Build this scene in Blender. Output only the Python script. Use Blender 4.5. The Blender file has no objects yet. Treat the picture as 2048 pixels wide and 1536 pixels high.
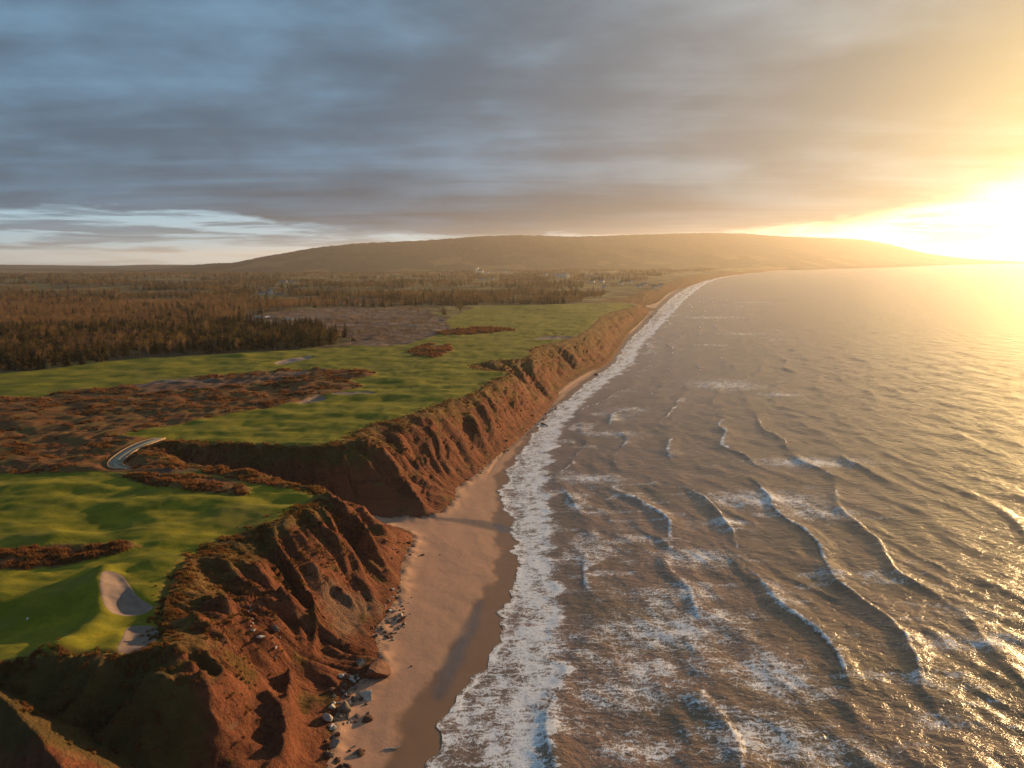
import bpy, bmesh, math, random
import numpy as np
from mathutils import Matrix, Vector

S = bpy.context.scene
C = S.collection
random.seed(7)
rng = np.random.default_rng(11)

# ------------------------------------------------------------------ camera, light, exposure
CAM_Z, PITCH, ROLL, FPX = 90.0, math.radians(9.07), math.radians(-0.3), 1559.0
cam = bpy.data.cameras.new('camera')
cam.sensor_width = 36.0
cam.lens = 36.0 * FPX / 2048.0
cam.clip_start, cam.clip_end = 1.0, 120000.0
cam_o = bpy.data.objects.new('camera', cam)
C.objects.link(cam_o)
ROT = Matrix.Rotation(math.pi / 2 - PITCH, 3, 'X') @ Matrix.Rotation(ROLL, 3, 'Z')
cam_o.matrix_world = Matrix.Translation((0, 0, CAM_Z)) @ ROT.to_4x4()
S.camera = cam_o

SUN_AZ, SUN_EL = math.radians(44.0), math.radians(7.0)      # azimuth clockwise from +Y
SUN_DIR = Vector((math.sin(SUN_AZ) * math.cos(SUN_EL), math.cos(SUN_AZ) * math.cos(SUN_EL), math.sin(SUN_EL)))
sun = bpy.data.lights.new('sun', 'SUN')
sun.energy = 4.8
sun.angle = math.radians(0.6)
sun.color = (1.0, 0.63, 0.30)
sun_o = bpy.data.objects.new('sun', sun)
C.objects.link(sun_o)
sun_o.rotation_euler = (-SUN_DIR).to_track_quat('-Z', 'Y').to_euler()

S.view_settings.view_transform = 'Standard'
S.view_settings.look = 'None'
S.view_settings.gamma = 1.0
S.view_settings.exposure = 1.0
S.view_settings.use_curve_mapping = False
S.cycles.use_denoising = True
S.cycles.max_bounces = 5
S.cycles.diffuse_bounces = 2
S.cycles.glossy_bounces = 2
S.cycles.transparent_max_bounces = 6
S.cycles.volume_bounces = 0
S.cycles.sample_clamp_indirect = 4.0
S.cycles.sample_clamp_direct = 12.0

# ------------------------------------------------------------------ node helper
class NT:
    def __init__(s, tree):
        s.t = tree; s.n = tree.nodes; s.l = tree.links
    def node(s, kind, ins=None, **props):
        n = s.n.new(kind)
        for k, v in props.items(): setattr(n, k, v)
        for k, v in (ins or {}).items():
            sock = n.inputs[k]
            if hasattr(v, 'is_linked') or hasattr(v, 'links'): s.l.new(v, sock)
            else: sock.default_value = v
        return n
    def math(s, op, a, b=0.0, c=0.0, clamp=False):
        n = s.node('ShaderNodeMath', {0: a, 1: b, 2: c}, operation=op, use_clamp=clamp); return n.outputs[0]
    def vmath(s, op, a, b=None):
        d = {0: a}
        if b is not None: d[1] = b
        n = s.node('ShaderNodeVectorMath', d, operation=op)
        return n.outputs['Value'] if op in ('DOT_PRODUCT', 'LENGTH') else n.outputs[0]
    def ramp(s, v, lo, hi, a=0.0, b=1.0):
        n = s.node('ShaderNodeMapRange', {0: v, 1: lo, 2: hi, 3: a, 4: b}, interpolation_type='SMOOTHSTEP'); return n.outputs[0]
    def mix(s, f, a, b, blend='MIX'):
        n = s.node('ShaderNodeMix', None, data_type='RGBA', blend_type=blend)
        for i, v in ((0, f), (6, a), (7, b)):
            sock = n.inputs[i]
            if hasattr(v, 'links'): s.l.new(v, sock)
            elif isinstance(v, tuple): sock.default_value = (*v[:3], 1)
            else: sock.default_value = v
        return n.outputs[2]
    def noise(s, vec, scale, detail=4, rough=0.55, dist=0.0):
        n = s.node('ShaderNodeTexNoise', {'Vector': vec, 'Scale': scale, 'Detail': detail, 'Roughness': rough, 'Distortion': dist}); return n.outputs[0]
    def xyz(s, x, y, z):
        return s.node('ShaderNodeCombineXYZ', {0: x, 1: y, 2: z}).outputs[0]
    def attr(s, name):
        return s.node('ShaderNodeAttribute', None, attribute_name=name).outputs['Fac']
    def geo(s): return s.node('ShaderNodeNewGeometry')
    def bump(s, h, strength, dist):
        return s.node('ShaderNodeBump', {'Height': h, 'Strength': strength, 'Distance': dist}).outputs[0]

def material(name):
    m = bpy.data.materials.new(name); m.use_nodes = True
    n = NT(m.node_tree); p = m.node_tree.nodes['Principled BSDF']
    p.inputs['Specular IOR Level'].default_value = 0.25
    return m, n, p

# ------------------------------------------------------------------ sky
W = bpy.data.worlds.new('World'); S.world = W; W.use_nodes = True
n = NT(W.node_tree)
bg = W.node_tree.nodes['Background']
gen = n.node('ShaderNodeTexCoord').outputs['Generated']
d = n.vmath('NORMALIZE', gen)
sep = n.node('ShaderNodeSeparateXYZ', {0: d})
dx, dy, dz = sep.outputs
el = n.math('MULTIPLY', n.math('ARCSINE', dz), 57.2958)                  # degrees
sky = n.node('ShaderNodeTexSky', {}, sky_type='NISHITA', sun_disc=False)
sky.sun_elevation = SUN_EL; sky.sun_rotation = SUN_AZ; sky.altitude = 90
sky.air_density = 1.3; sky.dust_density = 3.0
# angle to the sun
cs = n.vmath('DOT_PRODUCT', d, tuple(SUN_DIR))
ang = n.math('MULTIPLY', n.math('ARCCOSINE', n.math('MINIMUM', cs, 0.99999)), 57.2958)
dflat = n.vmath('NORMALIZE', n.xyz(dx, dy, 0.0))
sf = Vector((SUN_DIR.x, SUN_DIR.y, 0)).normalized()
daz = n.math('MULTIPLY', n.math('ARCCOSINE', n.math('MINIMUM', n.vmath('DOT_PRODUCT', dflat, tuple(sf)), 0.99999)), 57.2958)
# cloud deck, a layer at constant height seen in perspective
zz = n.math('ADD', n.math('MAXIMUM', dz, 0.0), 0.045)
px_ = n.math('DIVIDE', dx, zz); py_ = n.math('DIVIDE', dy, zz)
pc = n.xyz(n.math('MULTIPLY', px_, 0.8), py_, 3.1)
n1 = n.noise(pc, 0.36, 5, 0.52, 0.3)
n2 = n.noise(n.xyz(n.math('MULTIPLY', px_, 0.35), n.math('MULTIPLY', py_, 1.2), 9.4), 1.1, 5, 0.55, 0.8)
n3 = n.noise(n.vmath('MULTIPLY', d, (5.0, 5.0, 15.0)), 1.0, 6, 0.55, 0.12)
dens = n.math('ADD', n.math('ADD', n.math('MULTIPLY', n1, 0.45), n.math('MULTIPLY', n2, 0.20)), n.math('MULTIPLY', n3, 0.35))
thick = n.ramp(dens, 0.36, 0.60)
# lower rim of the deck above the horizon; it lifts towards the sun
rim_n = n.noise(n.vmath('MULTIPLY', d, (9.0, 9.0, 60.0)), 1.0, 5, 0.6, 0.4)
sinaz = n.math('ABSOLUTE', dflat_x := n.node('ShaderNodeSeparateXYZ', {0: dflat}).outputs[0])
rim = n.math('ADD', 1.35, n.math('MULTIPLY', n.ramp(dflat_x, -0.02, -0.46), 1.9))
lift = n.math('POWER', 2.71828, n.math('MULTIPLY', n.math('POWER', n.math('DIVIDE', daz, 16.5), 2.0), -1.0))
rim = n.math('ADD', rim, n.math('MULTIPLY', lift, 3.5))
rim = n.math('ADD', rim, n.math('MULTIPLY', n.math('SUBTRACT', rim_n, 0.5), 2.4))
soft = n.math('ADD', 0.45, n.math('MULTIPLY', lift, 3.0))
deck = n.node('ShaderNodeMapRange', {0: n.math('DIVIDE', n.math('SUBTRACT', el, rim), soft), 1: -0.6, 2: 0.9}, interpolation_type='SMOOTHSTEP').outputs[0]
# thin streaks of cloud lying in the gap
stv = n.noise(n.xyz(n.math('MULTIPLY', dflat_x, 7.0), n.math('MULTIPLY', el, 1.7), 2.2), 1.0, 5, 0.6, 0.3)
streak = n.math('MULTIPLY', n.ramp(stv, 0.44, 0.6), 0.75)
cover = n.math('MAXIMUM', deck, streak)
# colour of the cloud: blue grey away from the sun, grey then gold towards it
cold = n.mix(thick, (0.092, 0.168, 0.245), (0.046, 0.074, 0.107))
g1 = n.ramp(ang, 56.0, 20.0)
grey = n.mix(thick, (0.195, 0.212, 0.218), (0.112, 0.114, 0.118))
ccol = n.mix(g1, cold, grey)
g2 = n.math('POWER', 2.71828, n.math('MULTIPLY', n.math('POWER', n.math('DIVIDE', ang, 14.5), 1.8), -1.0))
ccol = n.mix(1.0, ccol, n.mix(n.math('MULTIPLY', g2, n.ramp(el, 24.0, 5.0, 0.35, 1.0)), (0, 0, 0), (0.68, 0.44, 0.085)), 'ADD')
lowdark = n.math('SUBTRACT', 1.0, n.math('MULTIPLY', n.ramp(el, 8.0, 3.0), n.math('MULTIPLY', n.ramp(daz, 12.0, 36.0), 0.36)))
ccol = n.mix(1.0, ccol, n.xyz(lowdark, lowdark, lowdark), 'MULTIPLY')
# clear air in the gap: the sky texture, with the sun's aureole
clear = n.mix(1.0, sky.outputs[0], (0.085, 0.085, 0.085), 'MULTIPLY')
pale = n.mix(n.ramp(el, 0.0, 5.0), (0.25, 0.37, 0.43), (0.19, 0.33, 0.43))
clear = n.mix(0.82, clear, pale)
g3 = n.math('POWER', 2.71828, n.math('MULTIPLY', n.math('POWER', n.math('DIVIDE', ang, 15.0), 1.7), -1.0))
clear = n.mix(1.0, clear, n.mix(g3, (0, 0, 0), (6.2, 4.1, 1.2)), 'ADD')
final = n.mix(cover, clear, ccol)
W.node_tree.links.new(final, bg.inputs[0])
bg.inputs[1].default_value = 1.0

# ------------------------------------------------------------------ numeric tools
RM = np.array(ROT)
def ray(px, py):
    v = RM @ np.array([(px - 1024) / FPX, -(py - 768) / FPX, -1.0]); return v / np.linalg.norm(v)
def at(px, py, z=24.0):
    """photo pixel -> plan position on a level z"""
    v = ray(px, py); t = (z - CAM_Z) / v[2]; return v[0] * t, v[1] * t

_perm = rng.permutation(4096)
_grad = rng.uniform(0, 2 * math.pi, 4096)
def perlin(x, y, seed=0):
    x = np.asarray(x, float); y = np.asarray(y, float)
    xi = np.floor(x).astype(np.int64); yi = np.floor(y).astype(np.int64)
    xf = x - xi; yf = y - yi
    u = xf * xf * xf * (xf * (xf * 6 - 15) + 10); v = yf * yf * yf * (yf * (yf * 6 - 15) + 10)
    def g(a, b, fx, fy):
        h = _grad[_perm[(_perm[(a + seed * 57) & 4095] + b) & 4095]]
        return np.cos(h) * fx + np.sin(h) * fy
    a = g(xi, yi, xf, yf); b = g(xi + 1, yi, xf - 1, yf)
    c = g(xi, yi + 1, xf, yf - 1); e = g(xi + 1, yi + 1, xf - 1, yf - 1)
    return 1.5 * ((a * (1 - u) + b * u) * (1 - v) + (c * (1 - u) + e * u) * v)
def fbm(x, y, o=4, seed=0, gain=0.5):
    s = 0; a = 1.0; f = 1.0
    for i in range(o):
        s = s + a * perlin(x * f + i * 17.3, y * f - i * 9.1, seed + i); a *= gain; f *= 2.03
    return s
def smooth(x, a, b):
    t = np.clip((x - a) / (b - a), 0, 1); return t * t * (3 - 2 * t)
def chaikin(p, k=2, closed=False):
    p = np.array(p, float)
    for _ in range(k):
        q = np.roll(p, -1, 0) if closed else p[1:]
        r = p if closed else p[:-1]
        o = np.empty((2 * len(r), 2)); o[0::2] = r * 0.75 + q * 0.25; o[1::2] = r * 0.25 + q * 0.75
        if not closed: o = np.vstack([p[:1], o, p[-1:]])
        p = o
    return p
def polyline_dist(X, Y, P):
    best = np.full(X.shape, 1e18); arc = np.zeros(X.shape); s0 = 0.0
    for (ax, ay), (bx, by) in zip(P[:-1], P[1:]):
        ux, uy = bx - ax, by - ay; L2 = ux * ux + uy * uy + 1e-12; L = math.sqrt(L2)
        t = np.clip(((X - ax) * ux + (Y - ay) * uy) / L2, 0, 1)
        dd = (X - ax - t * ux) ** 2 + (Y - ay - t * uy) ** 2
        m = dd < best
        best = np.where(m, dd, best); arc = np.where(m, s0 + t * L, arc); s0 += L
    return np.sqrt(best), arc
def inside(X, Y, P):
    r = np.zeros(X.shape, bool)
    for (ax, ay), (bx, by) in zip(P, np.roll(P, -1, 0)):
        if ay == by: continue
        r ^= ((ay > Y) != (by > Y)) & (X < (bx - ax) * (Y - ay) / (by - ay) + ax)
    return r
def sdf(X, Y, P):
    """signed distance, positive inside a closed polygon"""
    P = np.array(P, float)
    dd, _ = polyline_dist(X, Y, np.vstack([P, P[:1]]))
    return np.where(inside(X, Y, P), dd, -dd)

# ------------------------------------------------------------------ plan of the coast
def plateau_level(X, Y):
    b = np.interp(Y, [0, 520, 650, 800, 1100, 1300, 1600, 4000, 7000, 12000], [24, 24, 23, 21, 18, 16, 13, 15, 18, 22])
    inland = smooth(0.22 * Y - X, 250, 3000) * smooth(Y, 600, 2200)
    return b + 9 * inland - 14 * smooth(Y, 3600, 5200) * smooth(0.1 * Y - X, 0, 1500)
ZT = 24.0
top_px = [(-60, 1338, ZT), (60, 1328, ZT), (150, 1318, ZT), (250, 1306, ZT), (325, 1295, ZT), (322, 1240, ZT), (330, 1190, ZT), (350, 1150, ZT), (385, 1115, ZT),
          (440, 1075, ZT), (500, 1055, ZT), (560, 1040, ZT), (610, 1010, ZT), (645, 985, ZT)]
top_px2 = [(450, 886, ZT), (560, 890, ZT), (660, 893, ZT), (692, 880, ZT), (720, 859, ZT), (780, 842, ZT), (839, 825, ZT), (884, 804, ZT), (952, 787, ZT), (972, 765, ZT),
           (1027, 746, ZT), (990, 742, ZT), (925, 731, ZT), (993, 721, ZT), (1072, 713, ZT), (1051, 697, ZT), (1133, 678, 23), (1164, 667, 22), (1181, 654, 21), (1210, 625, 18), (1280, 608, 16)]
T = [(-80, 10), (-80, 60), (-100, 84), (-140, 98), (-118, 110)]
T += [at(*q) for q in top_px] + [(-66, 225), (-101, 244), (-128, 262), (-134, 272), (-126, 281)] + [at(*q) for q in top_px2]
T += [(215, 1335), (150, 1420), (170, 1490), (250, 1640), (345, 2020), (480, 2480), (960, 3900), (1800, 5600), (4600, 11300), (7300, 14500), (7600, 16500)]
foot_px = [(650, 1536), (660, 1480), (668, 1420), (695, 1370), (755, 1345), (755, 1300), (742, 1270), (765, 1240), (790, 1200), (800, 1170), (797, 1140), (815, 1100), (828, 1075)]
foot_px2 = [(800, 1037), (850, 1034), (880, 1025), (912, 992), (905, 975), (940, 955), (985, 915), (1045, 865), (1090, 820), (1112, 793), (1120, 775), (1150, 755), (1190, 735),
            (1215, 725), (1235, 700), (1255, 665), (1285, 640), (1298, 620)]
F = [(-42, 10), (-42, 60), (-50, 82), (-80, 92), (-115, 97), (-80, 99), (-52, 102), (-39, 108), (-34, 116)]
F += [at(x, y, 2) for x, y in foot_px] + [(-36, 247), (-52, 251), (-78, 258), (-106, 267), (-78, 262), (-54, 258)] + [at(x, y, 2) for x, y in foot_px2]
F += [(262, 1400), (240, 1460), (300, 1600), (400, 2020), (545, 2480), (1035, 3900), (1900, 5620), (4800, 11330), (7560, 14500), (7800, 16500)]
water_px = [(860, 1536), (905, 1450), (960, 1360), (1000, 1310), (1032, 1210), (1045, 1150), (1052, 1100), (1030, 1070), (1032, 1040), (1014, 990), (1025, 940), (1055, 900), (1090, 840), (1130, 808), (1170, 770), (1210, 745),
            (1240, 720), (1252, 690), (1290, 655), (1320, 620), (1350, 590), (1400, 562), (1450, 551), (1560, 541)]
WL = [(-25, 10), (-22, 90)] + [at(x, y, 0) for x, y in water_px] + [(4960, 11400), (7700, 14500), (8200, 17000), (24000, 45000)]
T = chaikin(T); F = chaikin(F); WL = chaikin(WL)
TP = np.vstack([T, [(-40000, 16500), (-40000, 10)]])
FP = np.vstack([F, [(60000, 16500), (60000, 10)]])
def water_x(Y): return np.interp(Y, WL[:, 1], WL[:, 0])
ys_s = np.concatenate([np.linspace(10, 600, 200), np.geomspace(605, 45000, 200)])
xs_s = np.array([np.mean(water_x(y + np.linspace(-1, 1, 21) * min(40, y * 0.2))) for y in ys_s])
def coast_x(Y): return np.interp(Y, ys_s, xs_s)          # smoothed shoreline

# ------------------------------------------------------------------ painted plan areas (world polygons)
def area(pts, z=ZT): return np.array([at(x, y, z) for x, y in pts])
def area_far(pts):                                         # iterate with the sloping plateau level
    o = []
    for x, y in pts:
        z = 22.0
        for _ in range(6):
            q = at(x, y, z); z = 0.5 * z + 0.5 * min(float(plateau_level(q[0], q[1])), 60)
        o.append(at(x, y, z))
    return np.array(o)
turf_A = area_far([(-900, 1600), (-900, 790), (-300, 768), (0, 747), (115, 737), (270, 717), (400, 711), (520, 703), (690, 694), (760, 691), (840, 679), (905, 663), (880, 651),
                   (905, 632), (950, 613), (1050, 609), (1200, 607), (1300, 606), (1500, 800), (1000, 1600)])
heath_A = [area([(-900, 800), (0, 794), (90, 791), (150, 781), (260, 770), (330, 764), (430, 750), (560, 742), (650, 738), (755, 742), (750, 752), (700, 760), (730, 772), (690, 783), (640, 792),
                 (560, 812), (440, 832), (350, 850), (270, 864), (235, 872), (345, 880), (420, 890), (420, 930), (330, 948), (190, 944), (0, 947), (-900, 955)]),
           area([(-900, 1105), (0, 1098), (150, 1090), (250, 1085), (278, 1096), (220, 1112), (120, 1128), (0, 1140), (-900, 1160)]),
           area([(215, 948), (300, 950), (400, 953), (480, 965), (506, 985), (480, 993), (400, 985), (300, 970)]),
           area([(400, 922), (480, 934), (560, 956), (600, 972), (560, 977), (480, 964), (400, 946)]),
           area_far([(812, 702), (850, 690), (900, 691), (908, 703), (870, 715), (828, 713)]),
           area_far([(870, 664), (960, 655), (1040, 660), (960, 668), (890, 672)])]
dirt_A = [area([(262, 774), (310, 762), (400, 760), (480, 757), (560, 748), (630, 741), (610, 752), (480, 772), (380, 782), (300, 786)]),
          area_far([(490, 634), (560, 624), (700, 613), (850, 618), (890, 640), (905, 660), (830, 684), (760, 694), (690, 692), (700, 676), (640, 656), (520, 646)]),
          area([(300, 944), (400, 936), (395, 945), (330, 952)]),
          area_far([(1255, 604), (1300, 590), (1345, 590), (1330, 612), (1300, 622)]),
          area_far([(1060, 676), (1100, 671), (1150, 672), (1120, 679)])]
forest_front = area_far([(-700, 785), (-300, 766), (0, 744), (60, 742), (115, 735), (200, 724), (270, 714), (400, 708), (520, 700), (690, 691), (700, 676), (640, 660), (520, 651), (300, 655), (0, 665), (-700, 690)])
birch_mid = area_far([(-500, 690), (0, 664), (250, 655), (470, 652), (480, 634), (600, 622), (830, 612), (500, 603), (0, 606), (-500, 625)])

# ------------------------------------------------------------------ terrain grid: rows along the shore (Y), columns by distance from the shore
rows = [55.0]
while rows[-1] < 12500: rows.append(rows[-1] + 0.5 * max(1.0, rows[-1] / 150.0) ** 1.62)
GY = np.array(rows)
cols = [35.0]
while cols[-1] > -160: cols.append(cols[-1] - (0.5 if cols[-1] > -95 else 0.7))
while cols[-1] > -9500: cols.append(cols[-1] - max(0.7, 0.021 * (-cols[-1] - 160) + 0.7))
GD = np.array(cols[::-1])
YY, DD = np.meshgrid(GY, GD, indexing='ij')
wid = np.maximum(1.0, YY / 420.0)                          # columns spread out with distance along the coast
XX = coast_x(YY) + np.where(DD > 0, DD * wid, np.where(DD > -160, DD * wid, DD - 160 * (wid - 1)))
NR, NC = XX.shape

near = (DD > -420)
tT = np.zeros_like(XX); dT = np.full_like(XX, 1e4); sT = np.zeros_like(XX); dF = np.full_like(XX, 1e4)
Xn, Yn = XX[near], YY[near]
a_, b_ = polyline_dist(Xn, Yn, T); dT[near] = a_; sT[near] = b_
a_, b_ = polyline_dist(Xn, Yn, F); dF[near] = a_
inP = inside(XX, YY, TP); inL = inside(XX, YY, FP)
dW = coast_x(YY) * 0 + (water_x(YY) - XX)                  # + landward
slope_w = np.interp(YY, [0, 600, 1500, 6000, 12000], [1, 0.95, 0.9, 0.85, 0.8])
dW = dW * slope_w

# plateau surface
zP = plateau_level(XX, YY)
golf = smooth(1500 - YY, 0, 300)
zP = zP + golf * (0.75 * fbm(XX / 34, YY / 26, 2, 3) + 0.42 * fbm(XX / 13, YY / 9, 2, 5) + 0.14 * fbm(XX / 4.5, YY / 3.6, 2, 8))
zP = zP + smooth(YY, 700, 2200) * 7 * fbm(XX / 420, YY / 420, 3, 12) + smooth(YY, 600, 1200) * 2.0 * fbm(XX / 120, YY / 120, 2, 15)
zP = zP - np.clip(2.0 - dT, 0, 2.0) ** 2 * 0.22 * inP        # rounded lip
heath = np.zeros_like(XX) - 1e3
for A in heath_A: 
    bx = (XX > A[:, 0].min() - 20) & (XX < A[:, 0].max() + 20) & (YY > A[:, 1].min() - 20) & (YY < A[:, 1].max() + 20)
    heath[bx] = np.maximum(heath[bx], sdf(XX[bx], YY[bx], A))
dirt = np.zeros_like(XX) - 1e3
for A in dirt_A:
    bx = (XX > A[:, 0].min() - 20) & (XX < A[:, 0].max() + 20) & (YY > A[:, 1].min() - 20) & (YY < A[:, 1].max() + 20)
    dirt[bx] = np.maximum(dirt[bx], sdf(XX[bx], YY[bx], A))
turf = sdf(XX, YY, turf_A)
hm = smooth(heath, -1.0, 2.5)
zP = zP + hm * (0.55 + 0.55 * fbm(XX / 5.0, YY / 5.0, 3, 21) + 0.9 * fbm(XX / 19, YY / 15, 2, 24))
dm = smooth(dirt, -1.0, 6)
zP = zP - dm * smooth(YY, 250, 300) * (0.8 - 1.1 * np.abs(fbm(XX / 22, YY / 16, 3, 27)))
# shaped ground: (photo pixel, radius x, radius y, height)
for px, py, rx, ry, h in ((215, 1048, 9, 6, -1.5), (60, 1240, 16, 10, -1.9), (300, 1130, 8, 6, 0.9), (90, 1075, 14, 5, 1.0), (430, 1000, 12, 5, 0.9), (560, 1000, 8, 4, -1.0), (380, 1100, 6, 5, -1.2),
                          (50, 975, 16, 6, 1.0), (190, 985, 12, 5, -0.9), (300, 1010, 14, 5, 0.8), (500, 850, 16, 7, -1.0), (640, 830, 16, 8, 0.9), (760, 800, 16, 9, -1.0), (480, 712, 12, 8, 2.2), (560, 708, 10, 7, 1.8),
                          (600, 770, 20, 6, 1.3), (820, 760, 16, 9, 1.0), (700, 720, 20, 12, 1.0)):
    cx, cy = at(px, py)
    zP = zP + h * np.exp(-((XX - cx) / rx) ** 2 - ((YY - cy) / ry) ** 2)
rl = np.array([at(205, 1150), at(200, 1200), at(190, 1240), at(165, 1275), at(120, 1305)])
dd, _ = polyline_dist(XX[:420], YY[:420], rl)
zP[:420] += 1.9 * np.exp(-(dd / 3.4) ** 2)
bunkers = [  # smooth outlines in photo pixels, centre first
    ((242, 1195), [(205, 1160), (228, 1156), (250, 1160), (262, 1180), (275, 1195), (300, 1203), (308, 1210), (290, 1220), (250, 1226), (215, 1224), (202, 1205), (201, 1180)]),
    ((275, 1276), [(250, 1244), (280, 1240), (316, 1246), (320, 1262), (300, 1292), (262, 1308), (240, 1307), (232, 1298), (246, 1275)])]
far_bunkers = [((585, 720), [(545, 727), (560, 719), (600, 713), (632, 711), (615, 718), (585, 725), (560, 728)]),
               ((622, 800), [(588, 806), (610, 798), (640, 789), (655, 796), (640, 802), (605, 808)]),
               ((705, 786), [(655, 788), (690, 784), (740, 781), (757, 784), (735, 788), (690, 791)]),
               ((1102, 675), [(1062, 678), (1085, 672), (1130, 671), (1150, 673), (1125, 678), (1090, 680)])]
for c0, o in bunkers + far_bunkers:
    A = chaikin(area(o) if c0[1] > 700 else area_far(o), 2, True)
    bx = (XX > A[:, 0].min() - 6) & (XX < A[:, 0].max() + 6) & (YY > A[:, 1].min() - 6) & (YY < A[:, 1].max() + 6)
    sd = sdf(XX[bx], YY[bx], A)
    zP[bx] += -0.6 * smooth(sd, -0.5, 1.8) + 0.05 * np.exp(-((sd + 1.1) / 1.0) ** 2)

# low ground: beach and ravine floors
zL = np.where(dW > 0, 0.052 * dW, 0.10 * dW)
zL = np.where(dW > 42, 0.052 * 42 + (dW - 42) * 0.10, zL)
zL = np.clip(zL, -4, 16) + 0.10 * fbm(XX / 9, YY / 14, 3, 31) * smooth(dW, 0, 12)

# cliff between: t runs from the lip (0) to the foot (1)
t = np.where(inP, 0.0, np.where(inL, 1.0, dT / (dT + dF + 1e-6)))
g_w = fbm(XX / 26, YY / 26, 3, 41) * 6.5
u1 = sT + g_w + 10 * t
ridged = 1 - np.abs(perlin(u1 / 11.0, t * 1.1 + sT / 300, 43)) * 2.0
rid2 = 1 - np.abs(perlin(u1 / 5.0, t * 0.8, 45)) * 2.0
rid3 = 1 - np.abs(perlin(u1 / 2.2, t * 1.5, 47)) * 2.0
env = np.sin(np.pi * np.clip(t, 0, 1)) ** 0.8
prof = np.clip(t + env * (-(0.16 - 0.05 * smooth(YY, 240, 300)) * ridged * (0.55 + 0.9 * np.clip(fbm(XX / 17, YY / 17, 2, 42) + 0.5, 0, 1)) + 0.02), 0, 1)
prof = 0.62 * prof + 0.38 * smooth(prof, 0.05, 0.9)
edge = zP
zC = zP + (zL - zP) * prof
amp = np.clip((zP - zL) / 22.0, 0.2, 1.2) * env
zC = zC + amp * (1.35 * (rid2 - 0.3) + 0.8 * (rid3 - 0.3) + 0.42 * fbm(XX / 3.2, YY / 3.2, 4, 51, 0.6) + 0.5 * fbm(XX / 9, YY / 9, 2, 53))
ZZ = np.where(inP, zP, np.where(inL, zL, zC))
# talus apron at the foot
ZZ += np.where(inL, 0.9 * np.exp(-(dF / 3.0) ** 2) * (dW > 10), 0.0) * (0.7 + 0.6 * fbm(XX / 4, YY / 4, 2, 57)) + np.where(~inP & ~inL, 0.9 * 0.8 * np.exp(-(dF / 3.0) ** 2), 0)

def zt(x, y):
    """height of the built ground by bilinear lookup in the grid"""
    x = np.asarray(x, float); y = np.clip(np.asarray(y, float), GY[0], GY[-1] - 1)
    w = np.maximum(1.0, y / 420.0); d0 = x - coast_x(y)
    dd = np.where(d0 > -160 * w, d0 / w, d0 + 160 * (w - 1))
    i = np.clip(np.searchsorted(GY, y) - 1, 0, NR - 2); j = np.clip(np.searchsorted(GD, dd) - 1, 0, NC - 2)
    fy = (y - GY[i]) / (GY[i + 1] - GY[i]); fx = np.clip((dd - GD[j]) / (GD[j + 1] - GD[j]), 0, 1)
    return (ZZ[i, j] * (1 - fy) + ZZ[i + 1, j] * fy) * (1 - fx) + (ZZ[i, j + 1] * (1 - fy) + ZZ[i + 1, j + 1] * fy) * fx
TS = np.geomspace(60, 9000, 6000)
def hit(px, py):
    v = ray(px, py); p = v[None, :] * TS[:, None]
    k = np.argmax(p[:, 2] + CAM_Z < zt(p[:, 0], p[:, 1]))
    return p[k, 0], p[k, 1], float(zt(p[k, 0], p[k, 1]))

# arêtes and spurs that stand out of the nearest cliff, laid on the base surface
spurs = [([(330, 1292), (370, 1335), (415, 1385), (425, 1440), (440, 1540)], 2.6, 1.7),
         ([(612, 1172), (626, 1205), (632, 1250), (630, 1300), (625, 1320)], 1.9, 0.8),
         ([(583, 1338), (578, 1400), (570, 1470), (566, 1540)], 3.0, 1.1),
         ([(400, 1190), (460, 1230), (520, 1275), (560, 1310), (585, 1340)], 1.8, 1.6),
         ([(600, 1130), (650, 1160), (690, 1195), (720, 1225)], 1.7, 1.0),
         ([(545, 1050), (552, 1085), (565, 1120), (600, 1160)], 1.6, 1.0),
         ([(480, 1130), (540, 1170), (580, 1215), (600, 1260), (615, 1310)], 1.8, 1.4),
         ([(640, 990), (690, 1030), (735, 1080), (770, 1130), (785, 1170)], 2.0, 1.8),
         ([(360, 1240), (440, 1290), (500, 1340), (545, 1400), (560, 1450)], 1.7, 1.6),
         ([(700, 885), (760, 910), (800, 950), (825, 990), (850, 1020)], 2.6, 2.0),
         ([(760, 905), (820, 930), (860, 955), (890, 975)], 1.6, 1.6)]
for pl, h, w in spurs:
    P = chaikin([hit(*q)[:2] for q in pl], 2)
    bx = (XX > P[:, 0].min() - 8) & (XX < P[:, 0].max() + 8) & (YY > P[:, 1].min() - 8) & (YY < P[:, 1].max() + 8)
    dd, ss = polyline_dist(XX[bx], YY[bx], P)
    taper = smooth(ss, -1, 4) * smooth(ss[...] * -1 + ss.max(), -1, 3)
    wob = 1 + 0.5 * fbm(ss / 2.2, ss * 0, 2, 61)
    ZZ[bx] += h * wob * np.exp(-(dd / w) ** 1.5) * taper
# low spur beyond the hollow in the foreground
P = chaikin([at(-60, 1345, 25), at(0, 1388, 24.5), at(70, 1450, 24), at(150, 1540, 23), (-55, 84)], 2)
dd, ss = polyline_dist(XX[:300], YY[:300], P)
hz = np.interp(ss, [0, 15, 40], [24.6, 24.0, 20.0]) - 0.85 * dd + 0.35 * fbm(XX[:300] / 3, YY[:300] / 3, 3, 63)
ZZ[:300] = np.maximum(ZZ[:300], np.where(dd < 26, hz, -99))

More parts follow.
